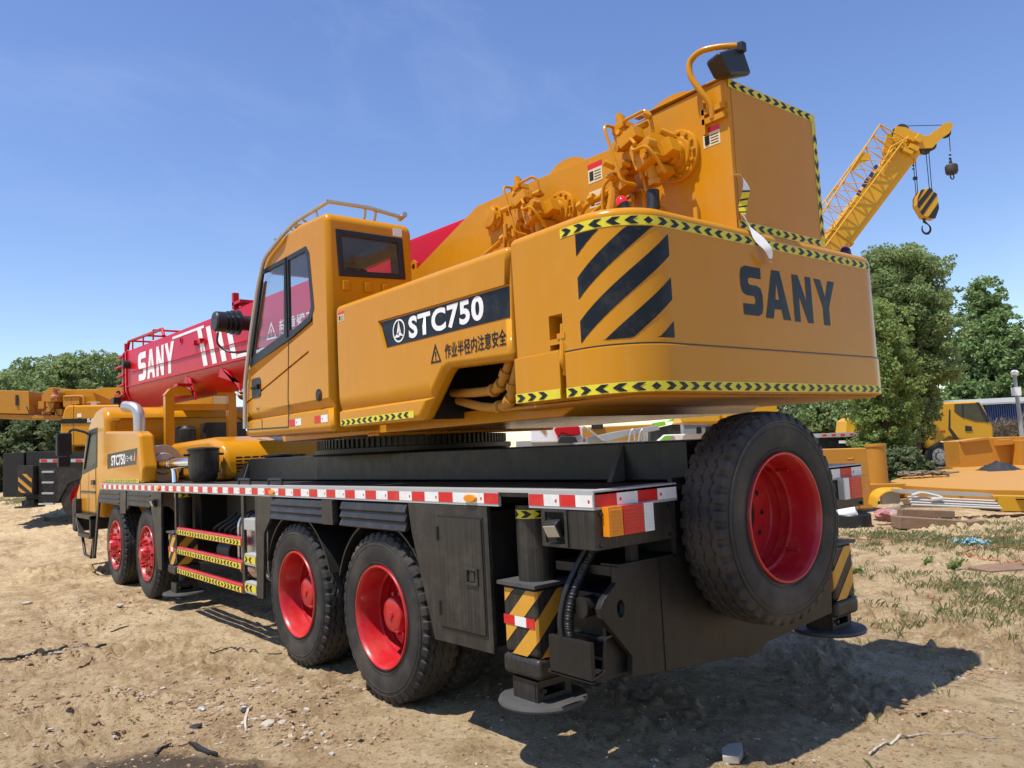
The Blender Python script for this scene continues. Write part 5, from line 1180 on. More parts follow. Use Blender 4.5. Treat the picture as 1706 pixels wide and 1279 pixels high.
mb=MB(); slab(mb,f,[(38,775),(64,775),(64,824),(38,824)],-.22,.12); jl=mb.build('outrigger_jack','black_side',nb,bevel=.02)
mb=MB(); slab(mb,f,[(40,789),(62,789),(62,820),(40,820)],-.235,-.222); hz_=mb.build('hazard_panel','hazard_yellow',jl)
for q in ([(40,789),(46,789),(62,803),(62,812),(40,793)],[(40,801),(62,820),(54,820),(40,809)],[(40,816),(45,820),(40,820)],[(54,789),(62,789),(62,796)]):
    mb=MB(); slab(mb,f,q,-.245,-.236); mb.build('hazard_stripe','black_plain',hz_,smooth=False)
mb=MB(); c=f(52,832,-.05); mb.cyl(c,c+Vector((0,0,-.12)),.14,n=16); gl=f(52,846,-.05).z; mb.cyl((c.x,c.y,gl+.12),(c.x,c.y,c.z),.09,n=14); mb.lathe([(0,0),(0,.34),(.04,.34),(.04,0)],(c.x,c.y,gl+.02),(0,0,1),24); mb.box(c.x-.15,c.x+.15,c.y-.1,c.y+.1,gl+.06,gl+.2); mb.build('jack_foot','black_side',jl)
for v in (785.5,803,821,838.5):
    mb=MB(); slab(mb,f,[(75,v-1.3),(94,v-1.5),(94,v+1.5),(75,v+1.7)],-.14,-.06); mb.build('ladder_step','silver',nb)
def simple_wheel(root,c,R_,wd=.32,rim='red_rim',seg=40):
    mb=MB(); w2=wd/2; mb.lathe([(-w2,R_*.60),(-w2*1.05,R_*.75),(-w2,R_*.92),(-w2*.85,R_*.985),(-w2*.5,R_),(w2*.5,R_),(w2*.85,R_*.985),(w2,R_*.9),(w2,R_*.6)],c,(0,1,0),seg); wl=mb.build('wheel','rubber',root)
    mb=MB(); mb.lathe([(-w2*.98,R_*.61),(-w2*.7,R_*.57),(-w2*.3,R_*.54),(-w2*.35,R_*.3),(-w2*.8,R_*.26),(-w2*.85,0)],c,(0,1,0),seg)
    for k in range(8): a=k*math.pi/4; mb.cyl(Vector(c)+Vector((R_*.38*math.cos(a),-w2*.3,R_*.38*math.sin(a))),Vector(c)+Vector((R_*.38*math.cos(a),-w2*.55,R_*.38*math.sin(a))),.03,n=6)
    mb.build('rim',rim,wl); return wl
for u in (140,235,330): c=f(u,829,.15); simple_wheel(nb,c,.60)
# house
mb=MB(); slab(mb,f,[(95,756),(88,742),(92,700),(97,680),(103,674),(310,671),(310,742),(200,742),(112,744),(112,756)],.25,2.4); hs=mb.build('engine_house','yellow',nb,bevel=.06,seg=4)
mb=MB(); slab(mb,f,[(94,697),(290,694),(290,703),(92,705)],.235,.249); mb.build('dark_band','navy',hs)
mb=MB(); slab(mb,f,[(113.4,674),(114,674),(114,744),(113.4,744)],.244,.249); mb.build('door_gap','navy',hs)
p0=f(137,703,.23); text('lettering','SANY','white',hs,p0,(1,0,0),(0,0,1),.10,1.35,.03,.002)
mb=MB(); slab(mb,f,[(120,688.5),(127,688),(127,694),(120,694.5)],.24,.249); mb.build('sticker','white',hs)
mb=MB(); slab(mb,f,[(130,668),(140,668),(141,675),(130,675)],.6,.8); mb.build('air_vent','silver',hs)
# boom and winches
mb=MB(); slab(mb,f,[(70,664),(70,644),(225,641),(330,640),(330,676),(175,678),(98,677)],1.0,2.0); bm_=mb.build('boom','yellow',nb,bevel=.03)
mb=MB(); slab(mb,f,[(140,641),(225,640),(225,667),(190,664),(152,662),(120,648)],.92,.999); mb.build('boom_cheek','yellow',bm_,bevel=.01)
mb=MB(); c=f(168,650,.9); mb.lathe([(0,0),(0,.13),(.09,.13)],c,(0,1,0),24,0); mb.lathe([(-.003,0),(-.003,.06)],c,(0,1,0),20,1); mb.build('pivot_pin',['yellow','dark'],bm_)
mb=MB(); slab(mb,f,[(-60,646),(22,648),(23,655),(40,655),(52,642),(64,641),(75,650),(88,672),(95,690),(60,696),(-60,694)],1.35,2.1); wf__=mb.build('winch_frame','yellow_old',nb,bevel=.02)
mb=MB(); slab(mb,f,[(-60,687),(60,690),(95,684),(95,690),(60,696),(-60,694)],.7,1.34); mb.build('lower_flange','yellow_old',wf__,bevel=.01)
mb=MB(); slab(mb,f,[(-60,646),(22,648),(23,688),(-60,686)],.65,1.34); wb=mb.build('winch_box','yellow_old',wf__,bevel=.02); cc_=MB(); slab(cc_,f,[(-20,655),(5,656),(5,674),(-20,674)],-.4,-.2); 
mb=MB(); slab(mb,f,[(0,655),(4,655),(4,673),(0,673)],.62,.649); mb.build('recess_shade','black_plain',wb)  # black sheet painted in for the shade of the winch box's inset recess
mb=MB(); slab(mb,f,[(40,655),(52,642),(64,641),(70,648),(58,650),(50,660),(56,688),(40,688)],.75,1.34); mb.build('side_plate','yellow_old',wf__,bevel=.01)
mb=MB(); c=f(62,655,.7); mb.cyl(c,c+Vector((0,.3,0)),.16,n=20)
for (u,v,a,b,d) in ((64,650,.12,.20,.55),(66,662,.3,.15,.5),(90,667,.22,.26,.6),(104,664,.2,.22,.6),(45,672,.15,.2,.6),(60,676,.2,.25,.6),(96,676,.3,.12,.6),(75,686,.18,.2,.6)):
    c=f(u,v,d); mb.box(c.x-a/2,c.x+a/2,c.y,c.y+.3,c.z-b/2,c.z+b/2)
mb.tube(bez([f(84,658,.6),f(110,657,.6),f(118,660,.6),f(119,672,.6),f(125,668,.7),f(140,668,.8)],5),.03,8)
mb.build('winch_motor','yellow_old',nb,bevel=.015)
mb=MB(); c=f(72,662,.5); mb.lathe([(0,.11),(.06,.11),(.10,.06),(.16,.05)],c,(0,0,1),16); mb.build('warning_lamp','orange',nb)
mb=MB()
for p in ([(22,675),(30,690),(45,684),(58,676)],[(35,672),(42,690),(62,684),(72,672)],[(70,676),(76,690),(90,690)]): mb.tube(bez([f(*q,.55) for q in p],6),.012,6)
mb.build('hose','black_plain',nb)
mb=MB(); slab(mb,f,[(150,700),(400,700),(400,756),(150,756)],.6,2.2); mb.build('cab_rear','yellow_old',nb,bevel=.05)
# --- truck crane with raised lattice boom, right
tk=place('truck_crane','bright yellow truck crane with raised boom, lattice jib and striped hook block','truck crane',1480,780,30)
f=frame(tk,30)
mb=MB(); slab(mb,f,[(1545,748),(1530,700),(1540,674),(1560,671),(1628,668),(1637,672),(1650,700),(1655,712),(1656,734),(1640,735),(1600,733),(1582,728)],.0,2.1); kb=mb.build('cab','yellow_far',tk,bevel=.08,seg=3)
mb=MB(); slab(mb,f,[(1590,673),(1627,671),(1643,703),(1625,702),(1601,694),(1590,686)],-.012,-.001); mb.build('side_window','glass_dark',kb)
mb=MB(); slab(mb,f,[(1602,673),(1604.5,673),(1606,696),(1603,695)],-.02,-.013); slab(mb,f,[(1626,670),(1631,670),(1650,702),(1643,704)],-.015,.1); slab(mb,f,[(1608,709),(1618,710),(1620,718),(1608,718)],-.02,-.001); mb.build('pillar','black_plain',kb)
mb=MB(); slab(mb,f,[(1581,682),(1583,682),(1583,712),(1600,734),(1592,734),(1580,715)],-.015,-.001); mb.build('cab_gap','black_plain',kb)
mb=MB(); slab(mb,f,[(1480,700),(1500,688),(1545,678),(1580,676),(1580,718),(1480,720)],.35,2.0); mb.build('engine_cover','yellow_far',tk,bevel=.06)
mb=MB(); slab(mb,f,[(1365,722),(1365,729),(1590,721),(1588,714.5),(1480,717)],.0,2.3); dk=mb.build('deck','silver',tk,bevel=.01)
mb=MB()
for k in range(14): a=1370+k*15.2; slab(mb,f,[(a,723.6-.034*(a-1370)),(a+7,723.4-.034*(a-1370)),(a+7,726.6-.034*(a-1370)),(a,726.8-.034*(a-1370))],-.012,-.001)
mb.build('reflective_tape','tape_r',dk)
mb=MB(); slab(mb,f,[(1365,730),(1480,727),(1545,724),(1545,740),(1480,745),(1365,748)],.06,2.2); lk2=mb.build('locker_row','navy',tk,bevel=.02)
mb=MB(); 
for a in (1380,1398,1418,1440,1456): slab(mb,f,[(a,731.5),(a+14,731),(a+14,744),(a,745)],.03,.059)
mb.build('locker_door','navy',lk2,bevel=.01)
mb=MB(); slab(mb,f,[(1398,734),(1410,733.6),(1410,738),(1398,738.4)],.015,.029); mb.build('sticker','white',lk2); mb=MB(); slab(mb,f,[(1421,732.5),(1430,732),(1430,735),(1421,735.4)],.015,.029); mb.build('sticker','white',lk2)
mb=MB(); slab(mb,f,[(1200,748),(1600,738),(1600,760),(1200,766)],.5,1.9); mb.build('chassis','black_plain',tk)
for u in (1568,1508,1300,1250): c=f(u,760,.18); simple_wheel(tk,c,.55,.34,'pipe')
mb=MB(); slab(mb,f,[(1420,720),(1422,700),(1432,694),(1442,696),(1448,708),(1462,706),(1465,720)],.6,1.6); mb.build('jib_bracket','yellow_far',tk,bevel=.03)
# turret, left of the carrier
mb=MB(); slab(mb,f,[(1140,704),(1150,680),(1155,660),(1300,650),(1300,706)],.3,2.4); tu=mb.build('turret','yellow_far',tk,bevel=.05)
mb=MB(); slab(mb,f,[(1135,690),(1200,689),(1200,703),(1138,704)],.0,.29); slab(mb,f,[(1206,672),(1240,672),(1240,700),(1206,700)],-.1,.29); mb.build('counterweight','yellow_far',tu,bevel=.05)
mb=MB()
for (u,v) in ((1160,680),(1172,682),(1184,679),(1195,683)): c=f(u,v,.1); mb.cyl(c,c+Vector((0,.2,0)),.12,n=14); mb.box(c.x-.05,c.x+.05,c.y-.05,c.y+.1,c.z,c.z+.3)
mb.build('winch_motor','yellow_old',tu)
# main boom, made along its own axis
A=f(1215,650,.9); B=f(1530,232,.9); ax=(B-A).normalized(); sd_=Vector((0,1,0)); nm=ax.cross(sd_).normalized()
if nm.z<0: nm=-nm
def bp(t,n_,s): return A+ax*t+nm*n_+sd_*s
LB=(B-A).length
mb=MB(); hw=.36; sec=[(-.52,-.26),(-.52,.26),(-.38,.40),(.46,.40),(.46,-.40),(-.38,-.40)]
mb.v=[tuple(bp(t,n_,s)) for t in (0,LB) for n_,s in sec]; k=len(sec); mb.f=[(i,(i+1)%k,(i+1)%k+k,i+k) for i in range(k)]+[tuple(range(k))[::-1],tuple(range(k,2*k))]; mb.mi=[0]*len(mb.f)
bb=mb.build('boom','yellow_far',tk,bevel=.03)
mb=MB(); sec2=[(n_*.86,s*.86) for n_,s in sec]
mb.v=[tuple(bp(t,n_,s)) for t in (LB-.5,LB+.35) for n_,s in sec2]; mb.f=[(i,(i+1)%k,(i+1)%k+k,i+k) for i in range(k)]+[tuple(range(k))[::-1],tuple(range(k,2*k))]; mb.mi=[0]*len(mb.f)
mb.build('boom_section','yellow_far',bb,bevel=.01)
for t in (LB*.62,LB-.45): 
    mb=MB(); sec3=[(n_*1.08,s*1.1) for n_,s in sec]; o=len(mb.v); mb.v+=[tuple(bp(q,n_,s)) for q in (t,t+.12) for n_,s in sec3]; mb.f+=[tuple(i+o for i in q) for q in [(i,(i+1)%k,(i+1)%k+k,i+k) for i in range(k)]+[tuple(range(k))[::-1],tuple(range(k,2*k))]]; mb.mi+=[0]*(k+2); mb.build('boom_collar','yellow_far',bb,bevel=.01)
mb=MB(); q=[bp(LB*.47+d,-.1+n_,-.37) for d,n_ in ((0,0),(.25,0),(.25,.16),(0,.16))]; mb.poly(q); mb.build('boom_mark','navy',bb)
# head with sheaves, pointing forward
H0=f(1505,215,.9)
def hp(u,v,d=.9): return f(u,v,d)
mb=MB()
for d in (.50,1.22): slab(mb,f,[(1503,201),(1520,203),(1548,218),(1560,216),(1575,205),(1585,196),(1597,194),(1600,200),(1594,213),(1580,222),(1565,238),(1545,239),(1530,232),(1500,256),(1494,236)],d,d+.05)
for (u,v) in ((1515,210),(1535,224),(1552,228),(1570,222),(1592,200)): c=hp(u,v,.5); mb.cyl(c,c+Vector((0,.77,0)),.06,n=10)
hd2=mb.build('boom_head','yellow_far',tk,bevel=.01)
mb=MB()
for (u,v,r,dd) in ((1516,207,.28,.62),(1516,207,.28,.9),(1592,206,.26,.8),(1546,232,.24,.62),(1546,232,.24,1.05),(1564,231,.24,.62),(1564,231,.24,1.05)):
    c=hp(u,v,dd); mb.lathe([(-.03,0),(-.03,r),(0,r*.9),(.03,r),(.03,0)],c,(0,1,0),24)
mb.build('sheave','rubber',hd2)
mb=MB()
for (u,v,a,b) in ((1525,225,.3,.16),(1538,226,.25,.25),(1530,240,.4,.2),(1520,246,.4,.16),(1540,220,.16,.16)):
    c=hp(u,v,.4); mb.obox(c,(a,.2,b),Matrix.Rotation(.5,3,'Y'))
mb.build('anchor_fitting','yellow_far',hd2,bevel=.01)
# lattice jib stowed along the boom (four chords, rungs and diagonals)
mb=MB(); J=[]
q0=[f(1345,398,.3),f(1372,418,.3),f(1340,392,1.2),f(1368,412,1.2)]; q1=[f(1472,202,.3),f(1514,226,.3),f(1476,208,1.1),f(1508,232,1.1)]
for a,b in zip(q0,q1): mb.tube([a,b],.034,7)
N=10
for i in range(N):
    t0,t1=i/N,(i+1)/N; c=[a.lerp(b,t0) for a,b in zip(q0,q1)]; d=[a.lerp(b,t1) for a,b in zip(q0,q1)]
    for a,b in ((0,1),(2,3),(0,2),(1,3)): mb.tube([c[a],c[b]],.018,5); mb.tube([c[a],d[b]] if i%2 else [c[b],d[a]],.018,5)
for a,b in ((0,1),(2,3),(0,2),(1,3)): mb.tube([q1[a],q1[b]],.03,6)
mb.tube([q1[1],f(1490,240,.3),f(1478,268,.4)],.03,6); mb.tube([q1[0],f(1478,208,.4),f(1505,232,.5)],.03,6); mb.tube([f(1478,268,.4),f(1506,226,.4)],.035,6); mb.tube([f(1478,268,.4),f(1520,226,.4)],.03,6)
slab(mb,f,[(1436,254),(1446,248),(1458,253),(1454,262),(1441,266),(1428,280),(1424,277)],.3,.36)
mb.build('lattice_jib','yellow_far',tk)
mb=MB()
for (u,v) in ((1469,271),(1462,283),(1455,292),(1441,314),(1450,300)): c=f(u,v,.52); mb.obox(c,(.22,.03,.14),Matrix.Rotation(-.9,3,'Y'))
mb.build('boom_lettering','blue',bb)
# ropes, hook block, ball hook
mb=MB()
for a,b in (((1511,197),(1592,195)),((1520,199),(1554,217)),((1536,238),(1543,318)),((1540,238),(1546,318)),((1559,238),(1566,312)),((1564,238),(1570,312)),((1598,200),(1601,240))): mb.tube([f(*a,.75),f(*b,.75)],.016,5)
for v in (258,264,270): c=f(1538,v,.75); mb.obox(c,(.07,.05,.05),Matrix.Identity(3))
mb.obox(f(1541,286,.75),(.14,.1,.12),Matrix.Identity(3))
for v in (246,252,258): mb.obox(f(1600.5,v,.75),(.08,.06,.05),Matrix.Identity(3))
mb.build('hoist_rope','black_plain',tk)
hbk=MB(); slab(hbk,f,[(1546,309),(1560,304),(1575,315),(1577,340),(1571,357),(1552,354),(1540,334),(1540,320)],.55,.95); hk=hbk.build('hook_block','yellow_far',tk,bevel=.04)
mb=MB()
for q in ([(1541,322),(1546,309),(1552,307),(1540,328)],[(1541,337),(1540,331),(1561,304.5),(1567,309),(1543,340)],[(1545,346),(1569,312),(1574,316),(1549,352)],[(1558,356),(1576,330),(1577,340),(1571,357)]): slab(mb,f,q,.535,.549)
mb.build('hazard_stripe','black_plain',hk)
mb=MB()
c=f(1560,372,.75); P=[]
for i in range(15):
    a=R(80-300*i/14); P.append(c+Vector((.17*math.cos(a)*1.0,0,.20*math.sin(a))))
mb.tube([f(1556,354,.75),f(1556.5,360,.75)]+P[1:],[.06,.06]+[.055-.035*abs(i-7)/7 for i in range(1,15)],8); mb.build('hook','black_plain',hk)
mb=MB(); c=f(1603,270,.75); mb.lathe([(-.20,0),(-.20,.20),(-.12,.235),(.12,.235),(.17,.2),(.2,.06),(.42,.03),(.45,0)],c,(0,0,1),18); P=[c+Vector((.07*math.cos(R(80-290*i/10)),0,-.32+.10*math.sin(R(80-290*i/10)))) for i in range(11)]; mb.tube([c+Vector((0,0,-.2))]+P,.025,6); mb.build('ball_hook','rubber',tk)
# --- machines far off in the gap under the counterweight
def gap(name,label,cat,u,v,dep): 
    t=place(name,label,cat,u,v,dep); return t,frame(t,dep)
t,f=gap('mobile_crane','far white crane with a red winch in the gap under the counterweight','mobile crane',960,735,34)
mb=MB(); slab(mb,f,[(884,716),(890,713),(970,709),(972,736),(884,737)],0,2); mb.build('counterweight','white',t,bevel=.05)
mb=MB(); slab(mb,f,[(899,715),(902,714),(910,722),(908,724)],-.03,-.01); slab(mb,f,[(904,713.5),(907,713.5),(911,719),(909,720)],-.03,-.01); mb.build('hazard_stripe','yellow_old',t)
mb=MB(); slab(mb,f,[(922,714),(930,711),(964,710),(966,724),(950,726),(935,722),(930,730),(926,724)],-.5,-.05); mb.build('winch','red',t,bevel=.06)
mb=MB(); slab(mb,f,[(928,738),(932,728),(956,728),(962,738)],-.6,-.1); mb.build('dark_base','black_plain',t); 
mb=MB(); slab(mb,f,[(860,735),(1010,729),(1010,790),(860,790)],.2,2.2); mb.build('chassis','grey',t)
t,f=gap('loading_crane','far grey steel crane jib with white braces leaning in the gap','crane',1040,735,31)
mb=MB(); slab(mb,f,[(980,737),(978,729),(1030,718),(1095,708),(1100,716),(1045,727),(1006,737)],0,.8); slab(mb,f,[(970,710),(974,710),(1008,734),(1003,736)],-.2,.1); mb.build('jib','grey',t,bevel=.03)
mb=MB(); 
for a in (1046,1062): mb.tube(bez([f(a,736,-.3),f(a+3,720,-.3),f(a+8,716,-.3),f(a+10,734,-.3)],4),.05,6)
slab(mb,f,[(1068,722),(1078,720),(1078,736),(1068,736)],-.2,.5); slab(mb,f,[(960,737),(1080,732),(1080,790),(960,790)],.3,1.5); mb.build('stand','pipe',t)
t,f=gap('loader','far yellow machine behind the grey arm in the gap','machine',1030,735,40)
mb=MB(); slab(mb,f,[(960,712),(1090,706),(1092,735),(960,740)],0,2.5); slab(mb,f,[(960,740),(1092,735),(1092,775),(960,780)],.2,2.3); mb.build('body','yellow_old',t,bevel=.1)
mb=MB(); slab(mb,f,[(985,706),(1004,704),(1004,714),(985,715)],-.2,-.05); mb.build('window','black_plain',t)
t,f=gap('concrete_pump','lime green machine between the counterweight and the spare wheel','machine',1110,735,33)
mb=MB(); slab(mb,f,[(1090,704),(1108,701),(1110,708),(1092,712)],0,.6); slab(mb,f,[(1125,694),(1137,676),(1156,675),(1157,686),(1140,690),(1134,700),(1115,702)],.1,.8); mb.build('boom','green',t,bevel=.03)
mb=MB(); slab(mb,f,[(1094,735),(1106,724),(1180,722),(1186,731),(1180,735)],-.4,.6); mb.build('cover','white',t,bevel=.04)
mb=MB(); slab(mb,f,[(1094,735.5),(1104,726),(1120,726),(1100,736)],-.45,-.41); mb.build('green_flash','green',t)
mb=MB(); slab(mb,f,[(1085,715),(1135,704),(1136,724),(1085,736)],.2,1); slab(mb,f,[(1085,736),(1180,735),(1180,780),(1085,780)],.2,1.2); mb.build('frame','black_plain',t)
t,f=gap('lorry','far grey lorry body beside the spare wheel','lorry',1180,733,36)
mb=MB(); slab(mb,f,[(1138,706),(1200,702),(1200,730),(1138,732)],0,2); mb.build('body','grey',t,bevel=.05)
mb=MB(); slab(mb,f,[(1160,712),(1168,711),(1168,727),(1160,727)],-.03,-.01); slab(mb,f,[(1175,711),(1184,710),(1184,724),(1175,724)],-.03,-.01); mb.build('window','black_plain',t)
mb=MB(); slab(mb,f,[(1138,704),(1200,700),(1200,703),(1138,707)],-.05,2.05); mb.build('roof_rail','white',t); mb=MB(); slab(mb,f,[(1138,732),(1200,730),(1200,770),(1138,770)],.2,1.8); mb.build('chassis','black_plain',t)
# --- blue shed, dry stalk stack, lamp post
t=place('shed','blue corrugated metal shed at the right edge behind the yellow cab','shed',1670,735,38); f=frame(t,38)
mb=MB(); P=[f(1640,703),f(1770,708)]; z1=f(1640,675).z; z2=f(1770,680).z; n=70
for i in range(n):
    x0=P[0].x+(P[1].x-P[0].x)*i/n; x1=P[0].x+(P[1].x-P[0].x)*(i+1)/n; d=.06*(i%2); mb.prism([(x0,-.3),(x1,-.3),(x1,z1),(x0,z1)],'y',P[0].y+d,P[0].y+d+.05)
mb.box(P[0].x,P[1].x,P[0].y+.1,P[0].y+3,-.3,z1-.02); mb.build('wall','blue',t,smooth=False)
mb=MB(); mb.prism([(P[0].y-.25,z1+.02),(P[0].y+3.2,z1+.35),(P[0].y+3.2,z1+.42),(P[0].y-.25,z1+.10)],'x',P[0].x-.2,P[1].x+.2); mb.build('roof','silver',t)
t=place('stalk_stack','stack of dry grey brush in front of the blue shed','brush pile',1690,745,34); f=frame(t,34)
rng=np.random.RandomState(11); mb=MB(); a=f(1655,702); b=f(1760,702)
mb.box(a.x+.3,b.x,.4,1.6,-.1,a.z-.2)
for k in range(1500):
    c=Vector((rng.uniform(a.x,b.x),rng.uniform(-.1,1.8),rng.uniform(.0,a.z-.05))); d=Vector((rng.normal()*.25,rng.normal()*.12,rng.normal()*.2)); mb.tube([c-d,c+d],.012,3)
mb.build('stalks','dry',t,smooth=False)
t=place('lamp_post','leaning grey lamp post at the right edge','lamp post',1702,745,33); f=frame(t,33)
mb=MB(); mb.tube([f(1706,750),f(1698,690),f(1690,622)],[.10,.085,.07],10); mb.build('pole','grey',t)
mb=MB(); c=f(1690,620); mb.lathe([(-.12,.12),(0,.16),(.08,.1),(.1,0)],c,(0,0,1),14); mb.build('lamp_head','white',t); mb=MB(); mb.obox(f(1693,652),(.3,.2,.35),Matrix.Identity(3)); mb.build('switch_box','white',t)
# ---------------------------------------------------------------- yellow steel parts and rubbish on the right
def rec(f,u,v,w_,h_,d): c=f(u,v,d); return [(c.x-w_/2,c.z-h_/2),(c.x+w_/2,c.z-h_/2),(c.x+w_/2,c.z+h_/2),(c.x-w_/2,c.z+h_/2)]
t=place('counterweight_slab','upright yellow counterweight slab with moulded lifting eye, behind the big crane tail lamps','counterweight',1415,845,17.3); f=frame(t,17.3)
mb=MB(); slab(mb,f,[(1330,756),(1374,748),(1443,746),(1455,847),(1330,850)],0,.5); o=mb.build('body','yellow_old',t,bevel=.02)
cc=f(1416,758,0); mb=MB(); mb.prism([(cc.x-.17,cc.z+.14)]+[(cc.x+.17*math.cos(a),cc.z-.02+.15*math.sin(a)) for a in [math.pi+k*math.pi/10 for k in range(11)]]+[(cc.x+.17,cc.z+.14)],'y',cc.y-.05,cc.y+.08); cut(o,mb)
mb=MB(); mb.tube([(cc.x-.08,cc.y+.05,cc.z+.05),(cc.x-.06,cc.y+.02,cc.z-.08),(cc.x+.06,cc.y+.02,cc.z-.08),(cc.x+.08,cc.y+.05,cc.z+.05)],.03,8); mb.build('lifting_eye','yellow_old',t)
t=place('cylinder_post','yellow steel cylinder standing on a plate beside the upright slab','cylinder',1465,820,19); f=frame(t,19)
mb=MB(); a=f(1460,742); b=f(1464,808); r=.22; mb.cyl((b.x,b.y,b.z),(b.x,b.y,a.z),r,n=32); mb.lathe([(-.02,r),(-.02,r+.02),(.04,r+.02),(.04,0)],(b.x,b.y,a.z),(0,0,1),32); mb.build('barrel','yellow_old',t)
mb=MB(); slab(mb,f,[(1425,806),(1500,804),(1500,822),(1425,826)],-.3,.6); mb.build('base_plate','yellow_old',t,bevel=.02)
t=place('counterweight_slab','large flat yellow counterweight slab with rounded corner lying on blocks','counterweight',1600,850,19)
inv=RZ.inverted(); base=Vector(t.location)
def gl(u,v,z): 
    q=inv@(at(u,v,'z',z)-base); return (q.x,q.y)
ztop=.43; top=[gl(*p,ztop) for p in ((1486,806),(1484,800),(1500,795),(1540,790),(1600,786),(1760,781),(1830,800),(1830,824),(1706,816),(1640,815),(1570,812),(1520,809))]
mb=MB(); mb.prism(top,'z',.12-base.z,ztop-base.z); o=mb.build('body','yellow_old',t,bevel=.025)
q=gl(1625,813,ztop); cc_=MB(); cc_.box(q[0]-.45,q[0]+.45,q[1]-.6,q[1]+.22,-.2,.7); cut(o,cc_)
mb=MB(); e=Vector((q[0]-.15,q[1]+.15,.27-base.z)); mb.lathe([(-.06,.04),(-.06,.1),(.06,.1),(.06,.04)],e,(0,1,0),20); mb.lathe([(-.06,.04),(-.06,.1),(.06,.1),(.06,.04)],e+Vector((.25,0,0)),(0,1,0),20); mb.build('lifting_eye','yellow_old',t)
mb=MB(); mb.box(top[11][0]-.2,top[8][0]-.5,top[11][1]+.1,top[11][1]+.7,-.1,.12-base.z-.005); mb.build('support_block','wood',t)
t=place('counterweight_slab','thin flat yellow plate lying behind the large flat slab','counterweight',1640,800,21); base=Vector(t.location)
top=[gl(*p,.44) for p in ((1470,783),(1530,779),(1660,774),(1800,770),(1800,779),(1600,786),(1500,789))]
mb=MB(); mb.prism(top,'z',.25-base.z,.44-base.z); mb.build('body','yellow_old',t,bevel=.02)
t=place('counterweight_box','yellow boxed counterweight with lifting eye, upright behind the flat slabs','counterweight',1640,785,25); f=frame(t,25)
mb=MB(); slab(mb,f,[(1597,735),(1648,729),(1697,727),(1694,775),(1645,780),(1602,784)],0,.9); o=mb.build('body','yellow_old',t,bevel=.02)
cc=f(1627,741); mb=MB(); mb.prism([(cc.x-.2,cc.z+.12)]+[(cc.x+.2*math.cos(a),cc.z+.2*math.sin(a)) for a in [math.pi+k*math.pi/10 for k in range(11)]]+[(cc.x+.2,cc.z+.12)],'y',cc.y-.1,cc.y+.1); cut(o,mb)
mb=MB(); slab(mb,f,[(1597,735),(1645,728),(1645,732),(1600,737)],-.1,.0); slab(mb,f,[(1656,733),(1680,731),(1680,740),(1656,742)],-.25,.0); mb.build('flange','yellow_old',t)
t=place('counterweight_box','yellow boxed counterweight cut off by the right edge','counterweight',1720,785,24.5); f=frame(t,24.5)
mb=MB(); slab(mb,f,[(1700,733),(1780,729),(1780,782),(1701,784)],0,1); slab(mb,f,[(1706,727),(1770,725),(1770,732),(1706,734)],.2,.8); mb.build('body','yellow_old',t,bevel=.02)
t=place('rope_pile','tangle of pale rope and sticks on the left end of the large flat slab','rope pile',1535,800,21); f=frame(t,21)
rng=np.random.RandomState(21); mb=MB()
for k in range(26):
    P=[]; u=rng.uniform(1490,1570)
    for i in range(4): P.append(f(u+i*rng.uniform(4,11),789+rng.uniform(-4,3),rng.uniform(-.3,.4)))
    mb.tube(bez(P,4),rng.uniform(.015,.04),5)
mb.build('ropes','dry',t)
t=place('tarpaulin','crumpled dark tarpaulin on the thin flat plate','tarpaulin',1668,788,22.5); f=frame(t,22.5)
rng=np.random.RandomState(4); mb=MB(); a=f(1640,779); b=f(1700,776); nx,ny=22,8
for i in range(nx+1):
    for j in range(ny+1):
        x=a.x+(b.x-a.x)*i/nx; y=a.y-.3+1.0*j/ny; e=math.sin(math.pi*i/nx)*math.sin(math.pi*j/ny); mb.v.append((x,y,a.z-.1+e*(.16+rng.uniform(0,.13))))
for i in range(nx):
    for j in range(ny): mb.f.append((i*(ny+1)+j,(i+1)*(ny+1)+j,(i+1)*(ny+1)+j+1,i*(ny+1)+j+1)); mb.mi.append(0)
mb.build('sheet','tarp',t)
t=place('guard_panel','curved yellow guard panel with grey edge, left of the pale tubes','guard panel',1490,845,15.4); f=frame(t,15.4)
mb=MB(); P=bez([f(1461,844),f(1465,828),f(1480,818),f(1512,817),f(1514,820)],5); Q=[p+Vector((.08,.55,.03)) for p in P]
for i in range(len(P)-1): mb.add([P[i],P[i+1],Q[i+1],Q[i],P[i]+Vector((0,.0,-.02)),P[i+1]+Vector((0,0,-.02)),Q[i+1]+Vector((0,0,-.02)),Q[i]+Vector((0,0,-.02))],[(0,1,2,3),(7,6,5,4),(0,4,5,1),(3,2,6,7)])
mb.build('panel','yellow_far',t)
mb=MB(); slab(mb,f,[(1482,820),(1512,820),(1512,840),(1482,842)],.3,.4); mb.tube([f(1466,850,-.05),f(1510,842,-.05),f(1600,842,-.05),f(1680,848,-.05),f(1760,854,-.05)],.035,8); mb.build('frame_rail','pipe',t)
t=place('guard_panel','flat yellow guard panel with oval hole at the right edge','guard panel',1700,855,15); f=frame(t,15)
mb=MB(); slab(mb,f,[(1660,826),(1780,829),(1780,853),(1668,851)],0,.04); slab(mb,f,[(1660,826),(1780,829),(1780,831),(1660,828)],0,.5); o=mb.build('panel','yellow_far',t); cc=f(1700,827.5)
mb=MB(); mb.lathe([(-.05,.0),(-.05,.09),(-.03,.10)],cc,(.0,0,1),18); mb.build('oval_hole','dark',t)
mb=MB(); slab(mb,f,[(1505,816),(1660,823),(1660,829),(1505,822)],.1,.5); mb.build('grey_flange','pipe',t)
t=place('tube_bundle','bundle of pale plastic tubes lying on the guard rail','tubes',1580,845,15.2); f=frame(t,15.2)
